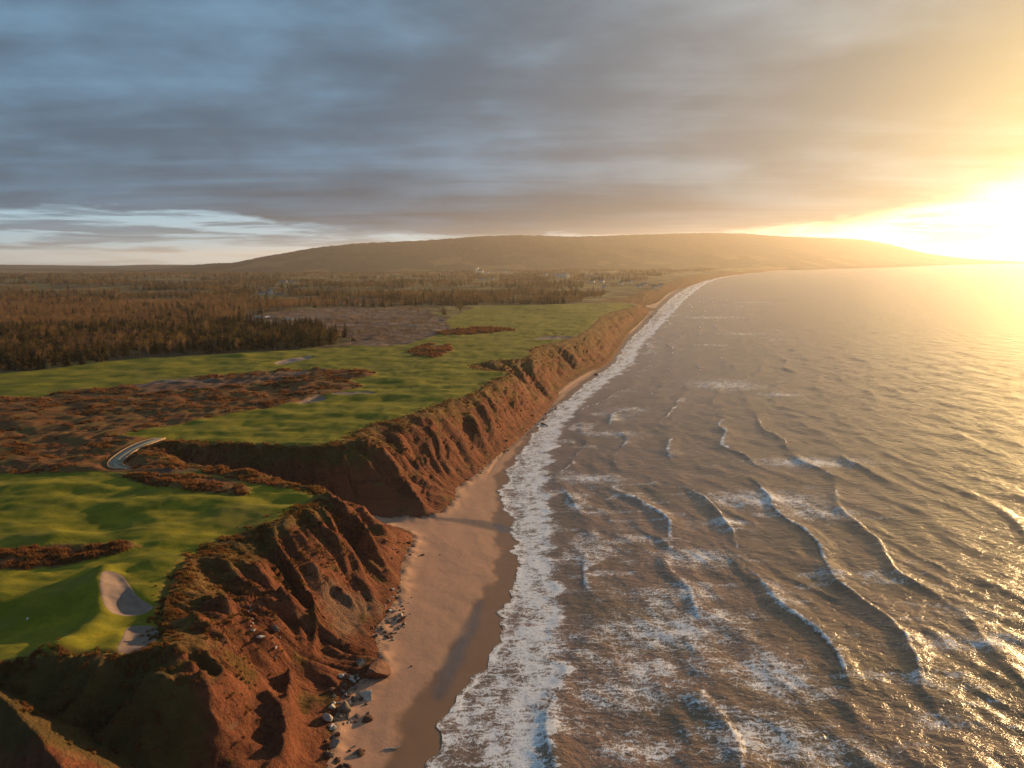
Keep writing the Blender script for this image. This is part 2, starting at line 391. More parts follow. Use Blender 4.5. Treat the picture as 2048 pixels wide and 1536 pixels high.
path_in = chaikin([at(x, y, ZT) for x, y in ((312, 877), (280, 885), (250, 899), (225, 916), (213, 930), (222, 938), (252, 939))], 2)
path_out = chaikin([at(x, y, ZT) for x, y in ((330, 877), (306, 886), (275, 899), (256, 912), (244, 924), (242, 931), (262, 936))], 2)
PA = np.vstack([path_in, path_out[::-1]])
bx = (XX > PA[:, 0].min() - 12) & (XX < PA[:, 0].max() + 12) & (YY > PA[:, 1].min() - 12) & (YY < PA[:, 1].max() + 12)
sd = sdf(XX[bx], YY[bx], PA)
ZZ[bx] = ZZ[bx] * (1 - smooth(sd, -5, -1)) + np.minimum(ZZ[bx], ZT + 0.1) * smooth(sd, -5, -1)
ZZ[bx] = np.where(sd > -0.8, np.minimum(ZZ[bx], ZT - 0.05), ZZ[bx])

def mesh_obj(name, V, Fc, mat, parent=None, smooth_s=False):
    me = bpy.data.meshes.new(name)
    V = np.asarray(V, np.float32); Fc = np.asarray(Fc, np.int32)
    k = Fc.shape[1]
    me.vertices.add(len(V)); me.vertices.foreach_set('co', V.ravel())
    me.loops.add(Fc.size); me.loops.foreach_set('vertex_index', Fc.ravel())
    me.polygons.add(len(Fc)); me.polygons.foreach_set('loop_start', np.arange(0, Fc.size, k, dtype=np.int32))
    me.update(calc_edges=True)
    if smooth_s: me.polygons.foreach_set('use_smooth', np.ones(len(Fc), bool))
    mats = mat if isinstance(mat, (list, tuple)) else [mat]
    for m in mats: me.materials.append(m)
    o = bpy.data.objects.new(name, me); C.objects.link(o)
    if parent: o.parent = parent
    return o
def add_attr(o, name, v, kind='FLOAT', dom='POINT'):
    a = o.data.attributes.new(name, kind, dom)
    a.data.foreach_set('vector' if kind == 'FLOAT_VECTOR' else 'value', np.ascontiguousarray(v).ravel())
def tag(o, label=None, cat=None, group=None, kind=None):
    if label: o['label'] = label
    if cat: o['category'] = cat
    if group: o['group'] = group
    if kind: o['kind'] = kind
    return o

# ------------------------------------------------------------------ ground materials
def ground_material():
    m, n, p = material('turf_heath_and_soil')
    pos = n.geo().outputs['Position']
    turf, heath, dirt, lip = n.attr('turf'), n.attr('heath'), n.attr('dirt'), n.attr('lip')
    fine = n.noise(pos, 1.1, 5, 0.65); mid = n.noise(pos, 0.09, 4, 0.55, 0.6); big = n.noise(pos, 0.018, 3, 0.5)
    brk = n.math('MULTIPLY', n.math('SUBTRACT', n.noise(pos, 0.35, 4, 0.6), 0.5), 5.0)
    tm = n.ramp(n.math('ADD', turf, brk), -1.2, 1.0)
    hm = n.ramp(n.math('ADD', heath, brk), -0.9, 1.0)
    dm = n.ramp(n.math('ADD', dirt, n.math('MULTIPLY', brk, 1.6)), -2.0, 3.0)
    # woodland floor and rough land
    wood = n.mix(mid, (0.05, 0.035, 0.015), (0.12, 0.075, 0.028))
    wood = n.mix(n.ramp(big, 0.48, 0.60), wood, (0.16, 0.135, 0.04))
    # mown turf: greens and yellower greens, drier hollows
    g = n.mix(n.ramp(mid, 0.34, 0.66), (0.128, 0.130, 0.009), (0.240, 0.205, 0.014))
    g = n.mix(n.math('MULTIPLY', n.ramp(fine, 0.3, 0.7), 0.35), g, (0.065, 0.075, 0.009))
    g = n.mix(n.math('MULTIPLY', n.ramp(n.noise(pos, 0.03, 4, 0.6, 1.0), 0.55, 0.7), 0.5), g, (0.17, 0.135, 0.03))
    # heath: rusty brown fescue and bilberry
    h = n.mix(n.ramp(fine, 0.35, 0.65), (0.120, 0.050, 0.021), (0.190, 0.086, 0.033))
    h = n.mix(n.math('MULTIPLY', n.ramp(n.noise(pos, 0.14, 5, 0.6), 0.46, 0.62), 0.65), h, (0.150, 0.105, 0.030))
    h = n.mix(n.math('MULTIPLY', n.ramp(n.noise(pos, 0.06, 4, 0.6), 0.56, 0.66), 0.5), h, (0.05, 0.050, 0.016))
    # bare earth
    e = n.mix(n.noise(pos, 0.06, 5, 0.6, 0.8), (0.085, 0.045, 0.029), (0.165, 0.100, 0.068))
    e = n.mix(n.math('MULTIPLY', n.ramp(n.noise(n.vmath('MULTIPLY', pos, (0.5, 1.0, 1.0)), 0.05, 4, 0.6, 0.6), 0.54, 0.62), 0.7), e, (0.22, 0.185, 0.165))
    col = n.mix(tm, wood, g); col = n.mix(hm, col, h); col = n.mix(dm, col, e)
    lipm = n.ramp(n.math('ADD', lip, n.math('MULTIPLY', brk, 0.5)), 2.6, 0.4)
    col = n.mix(n.math('MULTIPLY', lipm, 0.8), col, n.mix(fine, (0.10, 0.075, 0.02), (0.19, 0.115, 0.035)))
    n.l.new(col, p.inputs['Base Color']); p.inputs['Roughness'].default_value = 0.95; p.inputs['Specular IOR Level'].default_value = 0.1
    hh = n.math('MULTIPLY', n.noise(pos, 1.6, 5, 0.7), n.math('ADD', 0.25, hm))
    n.l.new(n.bump(hh, 0.8, 0.5), p.inputs['Normal'])
    return m
def cliff_material():
    m, n, p = material('red_earth_cliff')
    g0 = n.geo(); pos = g0.outputs['Position']
    s, t = n.attr('arc'), n.attr('fall')
    sv = n.xyz(n.math('MULTIPLY', s, 0.42), n.math('MULTIPLY', t, 3.0), n.math('MULTIPLY', s, 0.013))
    streak = n.noise(sv, 1.0, 6, 0.62, 0.9); streak2 = n.noise(sv, 3.1, 5, 0.6, 0.5)
    fine = n.noise(pos, 1.3, 6, 0.65); mid = n.noise(pos, 0.16, 5, 0.6, 0.6); big = n.noise(pos, 0.035, 3, 0.5)
    col = n.mix(n.ramp(streak, 0.34, 0.66), (0.098, 0.030, 0.017), (0.205, 0.068, 0.033))
    col = n.mix(n.math('MULTIPLY', n.ramp(fine, 0.4, 0.7), 0.5), col, (0.22, 0.102, 0.048))
    col = n.mix(n.math('MULTIPLY', n.ramp(streak2, 0.53, 0.66), 0.55), col, (0.06, 0.026, 0.015))
    # grey clay and pale gypsum bands
    clay = n.math('MULTIPLY', n.ramp(n.math('ADD', n.math('MULTIPLY', mid, 0.6), n.math('MULTIPLY', streak, 0.4)), 0.56, 0.64), n.ramp(big, 0.40, 0.55))
    clay = n.math('MAXIMUM', n.math('MULTIPLY', clay, 0.7), n.ramp(n.math('ADD', n.attr('clay'), n.math('MULTIPLY', n.math('SUBTRACT', n.math('MULTIPLY', n.math('ADD', streak, streak2), 0.5), 0.5), 30.0)), 0.0, 4.0))
    col = n.mix(n.math('MULTIPLY', clay, 0.5), col, n.mix(fine, (0.17, 0.115, 0.075), (0.30, 0.215, 0.145)))
    # grass and scrub clinging to the upper and gentler ground
    up = n.node('ShaderNodeSeparateXYZ', {0: g0.outputs['Normal']}).outputs[2]
    veg = n.math('ADD', n.math('MULTIPLY', n.ramp(t, 0.62, 0.0), 0.42), n.math('MULTIPLY', up, 0.32))
    veg = n.math('ADD', veg, n.math('MULTIPLY', n.math('SUBTRACT', n.noise(pos, 0.11, 5, 0.62, 0.7), 0.5), 1.7))
    veg = n.math('ADD', veg, n.math('MULTIPLY', n.math('SUBTRACT', streak, 0.5), 0.9))
    veg = n.math('ADD', veg, n.ramp(n.node('ShaderNodeSeparateXYZ', {0: pos}).outputs[1], 280.0, 620.0, 0.02, 0.24))
    sb = n.ramp(n.math('ADD', n.attr('scrub'), n.math('MULTIPLY', n.math('SUBTRACT', n.noise(pos, 0.3, 5, 0.65), 0.5), 9.0)), -1.5, 2.0)
    vm = n.math('MAXIMUM', n.ramp(veg, 0.40, 0.62), sb)
    vcol = n.mix(n.ramp(mid, 0.35, 0.65), (0.100, 0.058, 0.018), (0.20, 0.118, 0.036))
    vcol = n.mix(n.math('MULTIPLY', n.ramp(fine, 0.42, 0.65), 0.55), vcol, (0.062, 0.048, 0.014))
    vcol = n.mix(n.math('MULTIPLY', sb, 0.75), vcol, n.mix(mid, (0.060, 0.050, 0.016), (0.105, 0.082, 0.026)))
    col = n.mix(n.math('MULTIPLY', vm, 0.85), col, vcol)
    n.l.new(col, p.inputs['Base Color']); p.inputs['Roughness'].default_value = 0.95; p.inputs['Specular IOR Level'].default_value = 0.1
    hh = n.math('ADD', n.math('ADD', n.math('MULTIPLY', fine, 0.7), n.math('MULTIPLY', streak2, 0.9)), n.math('MULTIPLY', n.noise(pos, 0.55, 6, 0.7, 0.4), 1.0))
    n.l.new(n.bump(hh, 1.0, 1.3), p.inputs['Normal'])
    return m
def beach_material():
    m, n, p = material('beach_sand')
    pos = n.geo().outputs['Position']
    wet, pool, foot = n.attr('wet'), n.attr('pool'), n.attr('foot')
    fine = n.noise(pos, 2.2, 5, 0.65); mid = n.noise(pos, 0.12, 4, 0.55, 0.5)
    wob = n.math('MULTIPLY', n.math('SUBTRACT', n.noise(pos, 0.075, 5, 0.6), 0.5), 11.0)
    w = n.ramp(n.math('ADD', wet, wob), 2.0, -0.6)                       # wet = metres above the wet line
    dry = n.mix(mid, (0.35, 0.190, 0.118), (0.42, 0.235, 0.145))
    dry = n.mix(n.math('MULTIPLY', n.ramp(fine, 0.56, 0.72), 0.28), dry, (0.20, 0.115, 0.075))
    wetc = n.mix(mid, (0.165, 0.086, 0.042), (0.225, 0.118, 0.052))
    col = n.mix(w, dry, wetc)
    # scree of red soil and stone at the cliff foot
    fo = n.math('MULTIPLY', n.ramp(n.math('ADD', foot, n.math('MULTIPLY', wob, 0.45)), 3.2, 0.6), 0.85)
    scree = n.mix(n.ramp(n.noise(pos, 1.6, 5, 0.7), 0.4, 0.62), (0.105, 0.050, 0.030), (0.26, 0.175, 0.12))
    col = n.mix(fo, col, scree)
    pl = n.ramp(n.math('ADD', pool, n.math('MULTIPLY', wob, 0.35)), -1.6, 1.2)
    col = n.mix(n.math('MULTIPLY', pl, 0.7), col, (0.11, 0.082, 0.062))  # darkens the runnel and the painted shadow streak alike
    n.l.new(col, p.inputs['Base Color'])
    r = n.math('SUBTRACT', 0.92, n.math('MULTIPLY', w, n.ramp(mid, 0.3, 0.7, 0.36, 0.52)))
    r = n.math('SUBTRACT', r, n.math('MULTIPLY', pl, 0.34))
    n.l.new(r, p.inputs['Roughness'])
    p.inputs['Specular IOR Level'].default_value = 0.4
    hh = n.math('MULTIPLY', n.math('ADD', n.math('MULTIPLY', fine, 0.35), n.math('MULTIPLY', n.noise(pos, 0.7, 3, 0.5), 0.5)), n.math('SUBTRACT', 1.0, n.math('MULTIPLY', n.math('MAXIMUM', w, pl), 0.92)))
    n.l.new(n.bump(hh, 0.35, 0.35), p.inputs['Normal'])
    return m
M_ground, M_cliff, M_beach = ground_material(), cliff_material(), beach_material()

scrub = np.full_like(XX, -50.0); clayb = np.full_like(XX, -50.0)
def paint(arr, px):
    A = chaikin([hit(*q)[:2] for q in px], 2, True)
    bx = (XX > A[:, 0].min() - 15) & (XX < A[:, 0].max() + 15) & (YY > A[:, 1].min() - 15) & (YY < A[:, 1].max() + 15)
    arr[bx] = np.maximum(arr[bx], sdf(XX[bx], YY[bx], A))
paint(scrub, [(-40, 1335), (150, 1322), (325, 1300), (360, 1345), (400, 1400), (415, 1470), (400, 1536), (60, 1536), (-40, 1480)])
paint(scrub, [(420, 892), (560, 897), (690, 897), (760, 930), (700, 950), (560, 935), (450, 915)])
paint(scrub, [(560, 1048), (640, 1000), (600, 1060), (540, 1100), (450, 1110), (420, 1085)])
paint(clayb, [(610, 1130), (680, 1160), (770, 1200), (775, 1240), (735, 1285), (690, 1300), (650, 1270), (640, 1220)])
paint(clayb, [(420, 1390), (440, 1400), (480, 1450), (450, 1460), (425, 1430)])
# split the one grid into ground, cliff and beach
V = np.stack([XX, YY, ZZ], -1).reshape(-1, 3)
idx = np.arange(NR * NC).reshape(NR, NC)
Q = np.stack([idx[:-1, :-1], idx[:-1, 1:], idx[1:, 1:], idx[1:, :-1]], -1).reshape(-1, 4)
cls = np.where(inP | (dT < 0.8), 0, np.where(inL & (dW < 60 * wid) & (ZZ - zL < 1.5), 2, 1)).ravel()
cls[(~near).ravel()] = 0
qc = cls[Q].max(1); qc = np.where((cls[Q] == 1).any(1), 1, qc)
zmax = V[Q][:, :, 2].max(1)
keep = zmax > -2.5
pool_shade_A = [chaikin(area([(958, 1195), (968, 1200), (950, 1250), (925, 1310), (905, 1360), (880, 1395), (868, 1390), (880, 1345), (905, 1290), (935, 1235)], 1), 2, True),
          chaikin(area([(850, 1039), (920, 1037), (1000, 1040), (1040, 1060), (1000, 1060), (920, 1046)], 1), 2, True)]  # this outline paints the dark shadow streak at the ravine mouth
pool = np.full_like(XX, -50.0)
for A in pool_shade_A:
    bx = (XX > A[:, 0].min() - 10) & (XX < A[:, 0].max() + 10) & (YY > A[:, 1].min() - 10) & (YY < A[:, 1].max() + 10)
    pool[bx] = np.maximum(pool[bx], sdf(XX[bx], YY[bx], A))
wetline = np.interp(YY, [0, 130, 160, 200, 240, 300, 400, 600, 2000], [8, 9, 11, 9, 6, 5, 4, 6, 15])
attrs = {'turf': turf, 'heath': heath, 'dirt': dirt, 'lip': np.where(inP, dT, 0), 'arc': sT + 0.15 * g_w, 'fall': t, 'wet': dW - wetline, 'scrub': scrub, 'clay': clayb, 'pool': pool, 'foot': dF}
def sub(k, name, mat, names):
    q = Q[(qc == k) & keep]
    u, inv = np.unique(q, return_inverse=True)
    o = mesh_obj(name, V[u], inv.reshape(-1, 4), mat, smooth_s=True)
    for a in names: add_attr(o, a, np.clip(attrs[a].ravel()[u], -1e3, 1e5).astype(np.float32))
    return tag(o, kind='structure')
ground = sub(0, 'ground', M_ground, ('turf', 'heath', 'dirt', 'lip'))
cliff = sub(1, 'cliff', M_cliff, ('arc', 'fall', 'scrub', 'clay'))
beach = sub(2, 'beach', M_beach, ('wet', 'pool', 'foot'))
ground['label'] = 'rolling golf turf, rusty heath and woodland floor on the cliff top'
cliff['label'] = 'eroded red earth cliff with gullies above the beach'
beach['label'] = 'narrow sandy beach below the red cliff, darker where wet'

# ------------------------------------------------------------------ sea
rows = [60.0]
while rows[-1] < 30000: rows.append(rows[-1] + 0.62 * max(1.0, rows[-1] / 150.0) ** 1.62)
SY = np.minimum(np.array(rows), 30000.0)
cols = [-1.0]
while cols[-1] < 110: cols.append(cols[-1] + 0.55)
while cols[-1] < 16000: cols.append(cols[-1] + 0.55 + 0.0165 * (cols[-1] - 110))
SD = np.array(cols)
sY, sD = np.meshgrid(SY, SD, indexing='ij')
lobes = 2.4 * fbm(sY / 13.0, sY * 0 + 0.5, 3, 71) + 1.3 * np.abs(perlin(sY / 6.0, sY * 0, 75)) * 2
wfar = np.maximum(1.0, sY / 500.0)
blend = smooth(sD, 0, 45)
sX = water_x(sY) * (1 - blend) + coast_x(sY) * blend - lobes * (1 - smooth(sD, 0, 12)) + sD * np.where(sY > 500, 1 + (wfar - 1) * 0.35, 1)
off = sX - coast_x(sY)
damp = smooth(off, 4, 26)
cellx = np.gradient(sX, axis=1); celly = np.gradient(sY, axis=0)
lodw = smooth(cellx, 7.0, 3.0)
ph = off / 24.0 + 0.55 * fbm(sY / 85, off / 90, 2, 81) + 0.05 * fbm(sY / 18, off / 24, 2, 83)
fr = ph - np.floor(ph); ci = np.floor(ph)
crest = np.exp(-(np.minimum(fr, 1 - fr) / np.where(fr < 0.5, 0.20, 0.115)) ** 2)   # steeper on the shoreward face
envl = perlin(sY / 60.0, ci * 3.7 + 0.5, 85)
shoal = 0.25 + 0.75 * smooth(off, 320, 90)
A = shoal * (0.26 + 0.80 * smooth(envl, -0.15, 0.6))
hsea = damp * lodw * A * (crest - 0.3)
chop = 1 - 2 * np.abs(perlin((sX * 0.95 + sY * 0.22) / 9.0 + 0.4 * fbm(sX / 20, sY / 20, 2, 88), (sY * 0.95 - sX * 0.2) / 34, 87))
hsea += damp * lodw * (0.20 * chop + 0.12 * fbm((sX * 0.9 + sY * 0.25) / 7, (sY * 0.9 - sX * 0.2) / 12, 3, 86)) * np.clip(0.4 + off / 60, 0.4, 1.3)
hsea += damp * smooth(cellx, 1.6, 0.8) * smooth(celly, 4, 1.5) * 0.06 * fbm(sX / 2.3, sY / 4.5, 2, 89)
# shallow swash follows the beach slope
zs = 0.10 - 0.0 * off
swash = np.clip(-(water_x(sY) - sX) * 0 + 0.052 * np.clip(water_x(sY) - sX, 0, 6), 0, 0.4)
hsea = hsea + 0.06 + swash + (1 - damp) * 0.05 * fbm(sX / 3.5, sY / 7, 2, 91)
# shore break: a low standing bore at the outer rim of the foam band
band = np.interp(sY, [60, 130, 160, 200, 240, 300, 360, 480, 620, 800, 1100, 2000, 6000], [19, 20, 16, 9, 10, 13, 11, 10, 12, 14, 20, 36, 40]) + 4.0 * fbm(sY / 14, sY * 0, 4, 93, 0.6)
bo = off - band
hsea += 0.13 * np.exp(-(bo / np.where(bo < 0, 1.0, 3.2)) ** 2) * smooth(perlin(sY / 11, sY * 0 + 3, 95), -0.5, 0.3) * lodw
# foam: swash band, broken crests, drifting patches
foam = smooth(bo, 2.2, -1.0) * (0.86 + 0.2 * smooth(bo, -8, 0))
foam = np.where(off < band - 9, foam * np.clip(0.80 + 0.30 * fbm(sX / 7, sY / 9, 3, 97), 0.45, 1.05), foam)
foam = np.maximum(foam, 1.0 * np.exp(-((sX - (water_x(sY) - lobes)) / 0.55) ** 2) * (sD < 9))
foam = np.maximum(foam, 0.80 * np.exp(-(bo / 2.4) ** 2))
foam = foam * (0.88 + 0.20 * fbm(sX / 2.6, sY / 2.2, 2, 98) + 0.26 * fbm(sX / 5, sY / 15, 3, 96))
brk_ = smooth(envl + 0.35 * smooth(off, 130, 30) + 0.25 * fbm(sY / 9, ci * 2.2, 2, 107), 0.22, 0.5)
cf = brk_ * (0.75 + 0.5 * fbm(sX / 3, sY / 3, 2, 109)) * (np.exp(-((fr - 0.015 - 0.03 * fbm(sY / 4, ci, 2, 110)) / 0.055) ** 2) + np.exp(-((fr - 1.0) / 0.03) ** 2))
foam = np.maximum(foam, np.clip(cf, 0, 1) * smooth(off, 330, 110) * 0.95 * smooth(cellx, 2.0, 1.2))
tail = smooth(envl + 0.25 * smooth(off, 130, 30), 0.2, 0.6) * np.clip(1 - fr / 0.8, 0, 1) * smooth(off, 150, 40) * smooth(fbm(sY / 22, off / 30, 2, 99), -0.15, 0.35)
foam = np.maximum(foam, 0.62 * tail)
near_lace = smooth(off, 62, 18) * smooth(fbm(sX / 16, sY / 20, 3, 101), -0.05, 0.5)
foam = np.maximum(foam, 0.50 * near_lace)
foam = np.maximum(foam, 0.50 * smooth(off, 240, 60) * smooth(sY, 420, 250) * smooth(fbm(sX / 26, sY / 7, 3, 105), 0.1, 0.6))
for px, py, rx, ry, v in ((1620, 925, 30, 10, .72), (1530, 1000, 26, 13, .75), (1640, 1025, 18, 10, .6), (1450, 1045, 9, 5, .8), (1450, 770, 32, 30, .62), (1560, 790, 20, 10, .6), (1180, 958, 17, 8, .75), (1230, 868, 17, 8, .6),
                          (1390, 1115, 15, 9, .7), (1330, 1265, 22, 12, .72), (1420, 1235, 14, 7, .62), (1300, 1340, 16, 8, .66), (1250, 1392, 16, 7, .66), (1545, 1350, 9, 12, .8), (1610, 1385, 10, 5, .6), (1520, 1475, 15, 9, .72),
                          (1640, 1505, 14, 6, .62), (1770, 1160, 8, 4, .6), (1950, 1285, 18, 5, .66), (1870, 1442, 8, 4, .55), (1480, 668, 60, 22, .5), (1420, 690, 30, 14, .5), (1280, 1500, 10, 5, .7), (1260, 820, 14, 10, .6),
                          (1420, 635, 80, 40, .5), (1500, 605, 110, 40, .45), (1350, 1190, 18, 7, .6), (1200, 1100, 10, 5, .6), (1560, 680, 40, 12, .45)):
    cx, cy = at(px, py, 0)
    q = ((sX - cx) / rx) ** 2 + ((sY - cy) / ry) ** 2
    foam = np.maximum(foam, 0.96 * v * np.exp(-q * 0.9))
foam *= 0.72 + 0.5 * np.clip(fbm(sX / 5, sY / 4, 3, 103) + 0.5, 0, 1)
V = np.stack([sX, sY, hsea], -1).reshape(-1, 3)
nr, nc = sX.shape; idx = np.arange(nr * nc).reshape(nr, nc)
Q2 = np.stack([idx[:-1, :-1], idx[:-1, 1:], idx[1:, 1:], idx[1:, :-1]], -1).reshape(-1, 4)
def sea_material():
    m, n, p = material('silty_sea')
    pos = n.geo().outputs['Position']
    f = n.attr('foam'); offs = n.attr('offshore')
    sp = n.node('ShaderNodeSeparateXYZ', {0: pos}).outputs
    v = n.xyz(sp[0], n.math('MULTIPLY', sp[1], 0.75), 0.0)
    wv = n.node('ShaderNodeTexNoise', {'Vector': v, 'Scale': 0.45, 'Detail': 3.0, 'Roughness': 0.55})
    wrp = n.vmath('ADD', v, n.vmath('MULTIPLY', n.vmath('SUBTRACT', wv.outputs[1], (0.5, 0.5, 0.5)), (2.6, 2.6, 0.0)))
    vor = n.node('ShaderNodeTexVoronoi', {'Vector': wrp, 'Scale': 0.62}, feature='DISTANCE_TO_EDGE').outputs[0]
    vor2 = n.node('ShaderNodeTexVoronoi', {'Vector': wrp, 'Scale': 1.7}, feature='DISTANCE_TO_EDGE').outputs[0]
    vor3 = n.node('ShaderNodeTexVoronoi', {'Vector': wrp, 'Scale': 3.6}, feature='DISTANCE_TO_EDGE').outputs[0]
    edge_ = n.math('ADD', n.math('MULTIPLY', n.ramp(vor, 0.30, 0.0), 0.30), n.math('ADD', n.math('MULTIPLY', n.ramp(vor2, 0.26, 0.0), 0.34), n.math('MULTIPLY', n.ramp(vor3, 0.24, 0.0), 0.22)))
    strk = n.noise(n.vmath('MULTIPLY', wrp, (0.20, 1.9, 1)), 1.0, 6, 0.70)
    lace = n.math('ADD', n.math('MULTIPLY', edge_, 0.75), n.math('MULTIPLY', n.math('SUBTRACT', strk, 0.5), 2.0))
    fm = n.ramp(n.math('ADD', f, n.math('MULTIPLY', n.math('SUBTRACT', lace, 0.33), 0.95)), 0.40, 0.92)
    fm = n.math('MULTIPLY', fm, n.ramp(f, 0.02, 0.25))
    water = n.mix(n.ramp(offs, 10.0, 300.0), (0.215, 0.130, 0.084), (0.165, 0.112, 0.060))
    water = n.mix(n.ramp(n.noise(pos, 0.03, 3, 0.5), 0.4, 0.65), water, (0.165, 0.108, 0.060))
    n.l.new(water, p.inputs['Base Color'])
    p.inputs['Roughness'].default_value = 0.16; p.inputs['IOR'].default_value = 1.33; p.inputs['Specular IOR Level'].default_value = 0.5
    # wind ripples: long-crested, across the swell
    r1 = n.noise(n.xyz(n.math('ADD', n.math('MULTIPLY', sp[0], 0.30), n.math('MULTIPLY', sp[1], 0.10)), n.math('ADD', n.math('MULTIPLY', sp[1], 0.42), n.math('MULTIPLY', sp[0], -0.08)), 0), 1.0, 5, 0.62, 0.4)
    r2 = n.noise(n.xyz(n.math('MULTIPLY', sp[0], 0.9), n.math('MULTIPLY', sp[1], 1.5), 4.0), 1.0, 3, 0.6)
    r3 = n.noise(n.xyz(n.math('MULTIPLY', sp[0], 0.075), n.math('MULTIPLY', sp[1], 0.035), 8.0), 1.0, 3, 0.6)
    hh = n.math('ADD', n.math('ADD', n.math('MULTIPLY', r1, 0.68), n.math('MULTIPLY', r2, 0.09)), n.math('MULTIPLY', n.math('MULTIPLY', r3, 2.2), n.ramp(offs, 60.0, 260.0)))
    calm = n.ramp(offs, 2.0, 26.0, 0.25, 1.0)
    n.l.new(n.bump(n.math('MULTIPLY', hh, calm), 0.85, 1.0), p.inputs['Normal'])
    fo = n.node('ShaderNodeBsdfPrincipled', {'Roughness': 0.85, 'Base Color': n.mix(n.ramp(n.math('ADD', n.math('MULTIPLY', lace, 0.55), n.math('MULTIPLY', n.noise(pos, 0.9, 5, 0.7), 0.7)), 0.25, 0.75), (0.52, 0.52, 0.52), (0.80, 0.80, 0.80))})
    fo.inputs['Specular IOR Level'].default_value = 0.2
    n.l.new(n.bump(n.math('ADD', lace, n.noise(pos, 1.8, 4, 0.7)), 0.25, 0.15), fo.inputs['Normal'])
    mx = n.node('ShaderNodeMixShader', {0: fm, 1: p.outputs[0], 2: fo.outputs[0]})
    n.l.new(mx.outputs[0], m.node_tree.nodes['Material Output'].inputs[0])
    return m
sea = mesh_obj('sea', V, Q2, sea_material(), smooth_s=True)
add_attr(sea, 'foam', np.clip(foam, 0, 1.2).astype(np.float32)); add_attr(sea, 'offshore', np.clip(off, -50, 2000).astype(np.float32))
tag(sea, 'brown silty sea with rows of breaking swell and white foam', None, None, 'structure')

# ------------------------------------------------------------------ hills
def far_material(name, c1, c2, c3):
    m, n, p = material(name)
    pos = n.geo().outputs['Position']
    col = n.mix(n.ramp(n.noise(pos, 0.012, 6, 0.65), 0.4, 0.6), c1, c2)
    sp = n.node('ShaderNodeSeparateXYZ', {0: pos}).outputs
    fld = n.math('MULTIPLY', n.ramp(n.noise(n.xyz(sp[0], n.math('MULTIPLY', sp[1], 0.5), 0), 0.0035, 3, 0.5), 0.54, 0.6), n.ramp(sp[2], 190.0, 60.0))
    col = n.mix(fld, col, c3)
    n.l.new(col, p.inputs['Base Color']); p.inputs['Roughness'].default_value = 1.0; p.inputs['Specular IOR Level'].default_value = 0.05
    n.l.new(n.bump(n.noise(pos, 0.05, 5, 0.7), 1.0, 14.0), p.inputs['Normal'])
    return m
M_hill = far_material('wooded_hill', (0.018, 0.016, 0.014), (0.038, 0.028, 0.021), (0.080, 0.064, 0.030))
M_blue = far_material('haze_blue_spruce_hill', (0.016, 0.022, 0.024), (0.030, 0.036, 0.036), (0.05, 0.055, 0.045))  # dark spruce with the blue of distance haze put into its colour
def hill(name, ridge, foot_z, ns=420, nt=90, front=2600, back=1800, seed=0, rough=9):
    """ridge: (photo x, distance, height). A long ridge with a front and a back slope."""
    R = np.array([((x - 1024) / FPX * dist, dist, z) for x, dist, z in ridge])
    u = np.linspace(0, len(R) - 1, ns)
    def cub(k):
        return np.interp(u, np.arange(len(R)), R[:, k])
    k = np.ones(15) / 15
    rx, ry, rz = [np.convolve(np.pad(cub(i), 7, mode='edge'), k, 'valid') for i in range(3)]
    f = np.linspace(-1, 1, nt)
    FF, RX = np.meshgrid(f, rx); RY = np.repeat(ry[:, None], nt, 1); RZ = np.repeat(rz[:, None], nt, 1)
    Yv = RY + np.where(FF < 0, FF * front, FF * back)
    Xv = RX + FF * 0.0
    s = np.clip(1 - np.abs(FF), 0, 1)
    pr = np.where(FF < 0, s ** 1.5 * 0.55 + smooth(s, 0.1, 1.0) * 0.45, smooth(s, 0, 1))
    Z = foot_z + (RZ - foot_z) * pr
    Z = Z + s * (1 - 0.6 * (np.abs(FF) < 0.06)) * np.clip(RZ - foot_z, 0, 300) * 0.10 * np.clip(np.abs(FF) * 2.2, 0.12, 1) * fbm(Xv / 900, Yv / 900, 4, 111 + seed) + rough * s * fbm(Xv / 60, Yv / 60, 2, 115 + seed)
    Vv = np.stack([Xv, Yv, Z], -1).reshape(-1, 3); ii = np.arange(ns * nt).reshape(ns, nt)
    q = np.stack([ii[:-1, :-1], ii[1:, :-1], ii[1:, 1:], ii[:-1, 1:]], -1).reshape(-1, 4)
    o = mesh_obj(name, Vv, q, M_hill, smooth_s=True)
    return tag(o, None, None, None, 'structure')
def zpix(x, y, dist): return CAM_Z + (519 - (x - 1024) * 0.00524 - y) / FPX * dist * 1.012
h1 = [(440, 6800, 526), (500, 6800, 527), (530, 6900, 520), (570, 7000, 509), (640, 7000, 496), (720, 7000, 488), (860, 7200, 482), (960, 7400, 474), (1040, 7500, 472), (1150, 7700, 475), (1280, 8200, 471), (1400, 8800, 468),
      (1480, 9400, 469), (1560, 10200, 474), (1640, 11400, 477), (1700, 12300, 479), (1740, 12800, 484), (1790, 13400, 498), (1840, 14000, 509), (1875, 14400, 514.6), (1890, 14700, 515.2)]
hl = hill('hill', [(x, dd, zpix(x, y, dd)) for x, dd, y in h1], 2, 700, 110, 2900, 1800, 0, 5)
hl['label'] = 'long wooded hill running down to the sea below the sunset'
h2 = [(-700, 9500, 528), (-200, 9500, 529), (0, 9500, 529), (110, 9500, 530), (230, 9000, 532), (270, 8600, 530), (310, 8400, 529), (400, 8300, 530), (440, 8200, 531), (470, 8200, 529), (540, 8200, 529), (620, 8200, 532)]
hl = hill('hill', [(x, dd, zpix(x, y, dd)) for x, dd, y in h2], 20, 260, 40, 1800, 1500, 5, 3)
hl.data.materials[0] = M_blue
hl['label'] = 'low blue line of hills far inland beyond the woods'

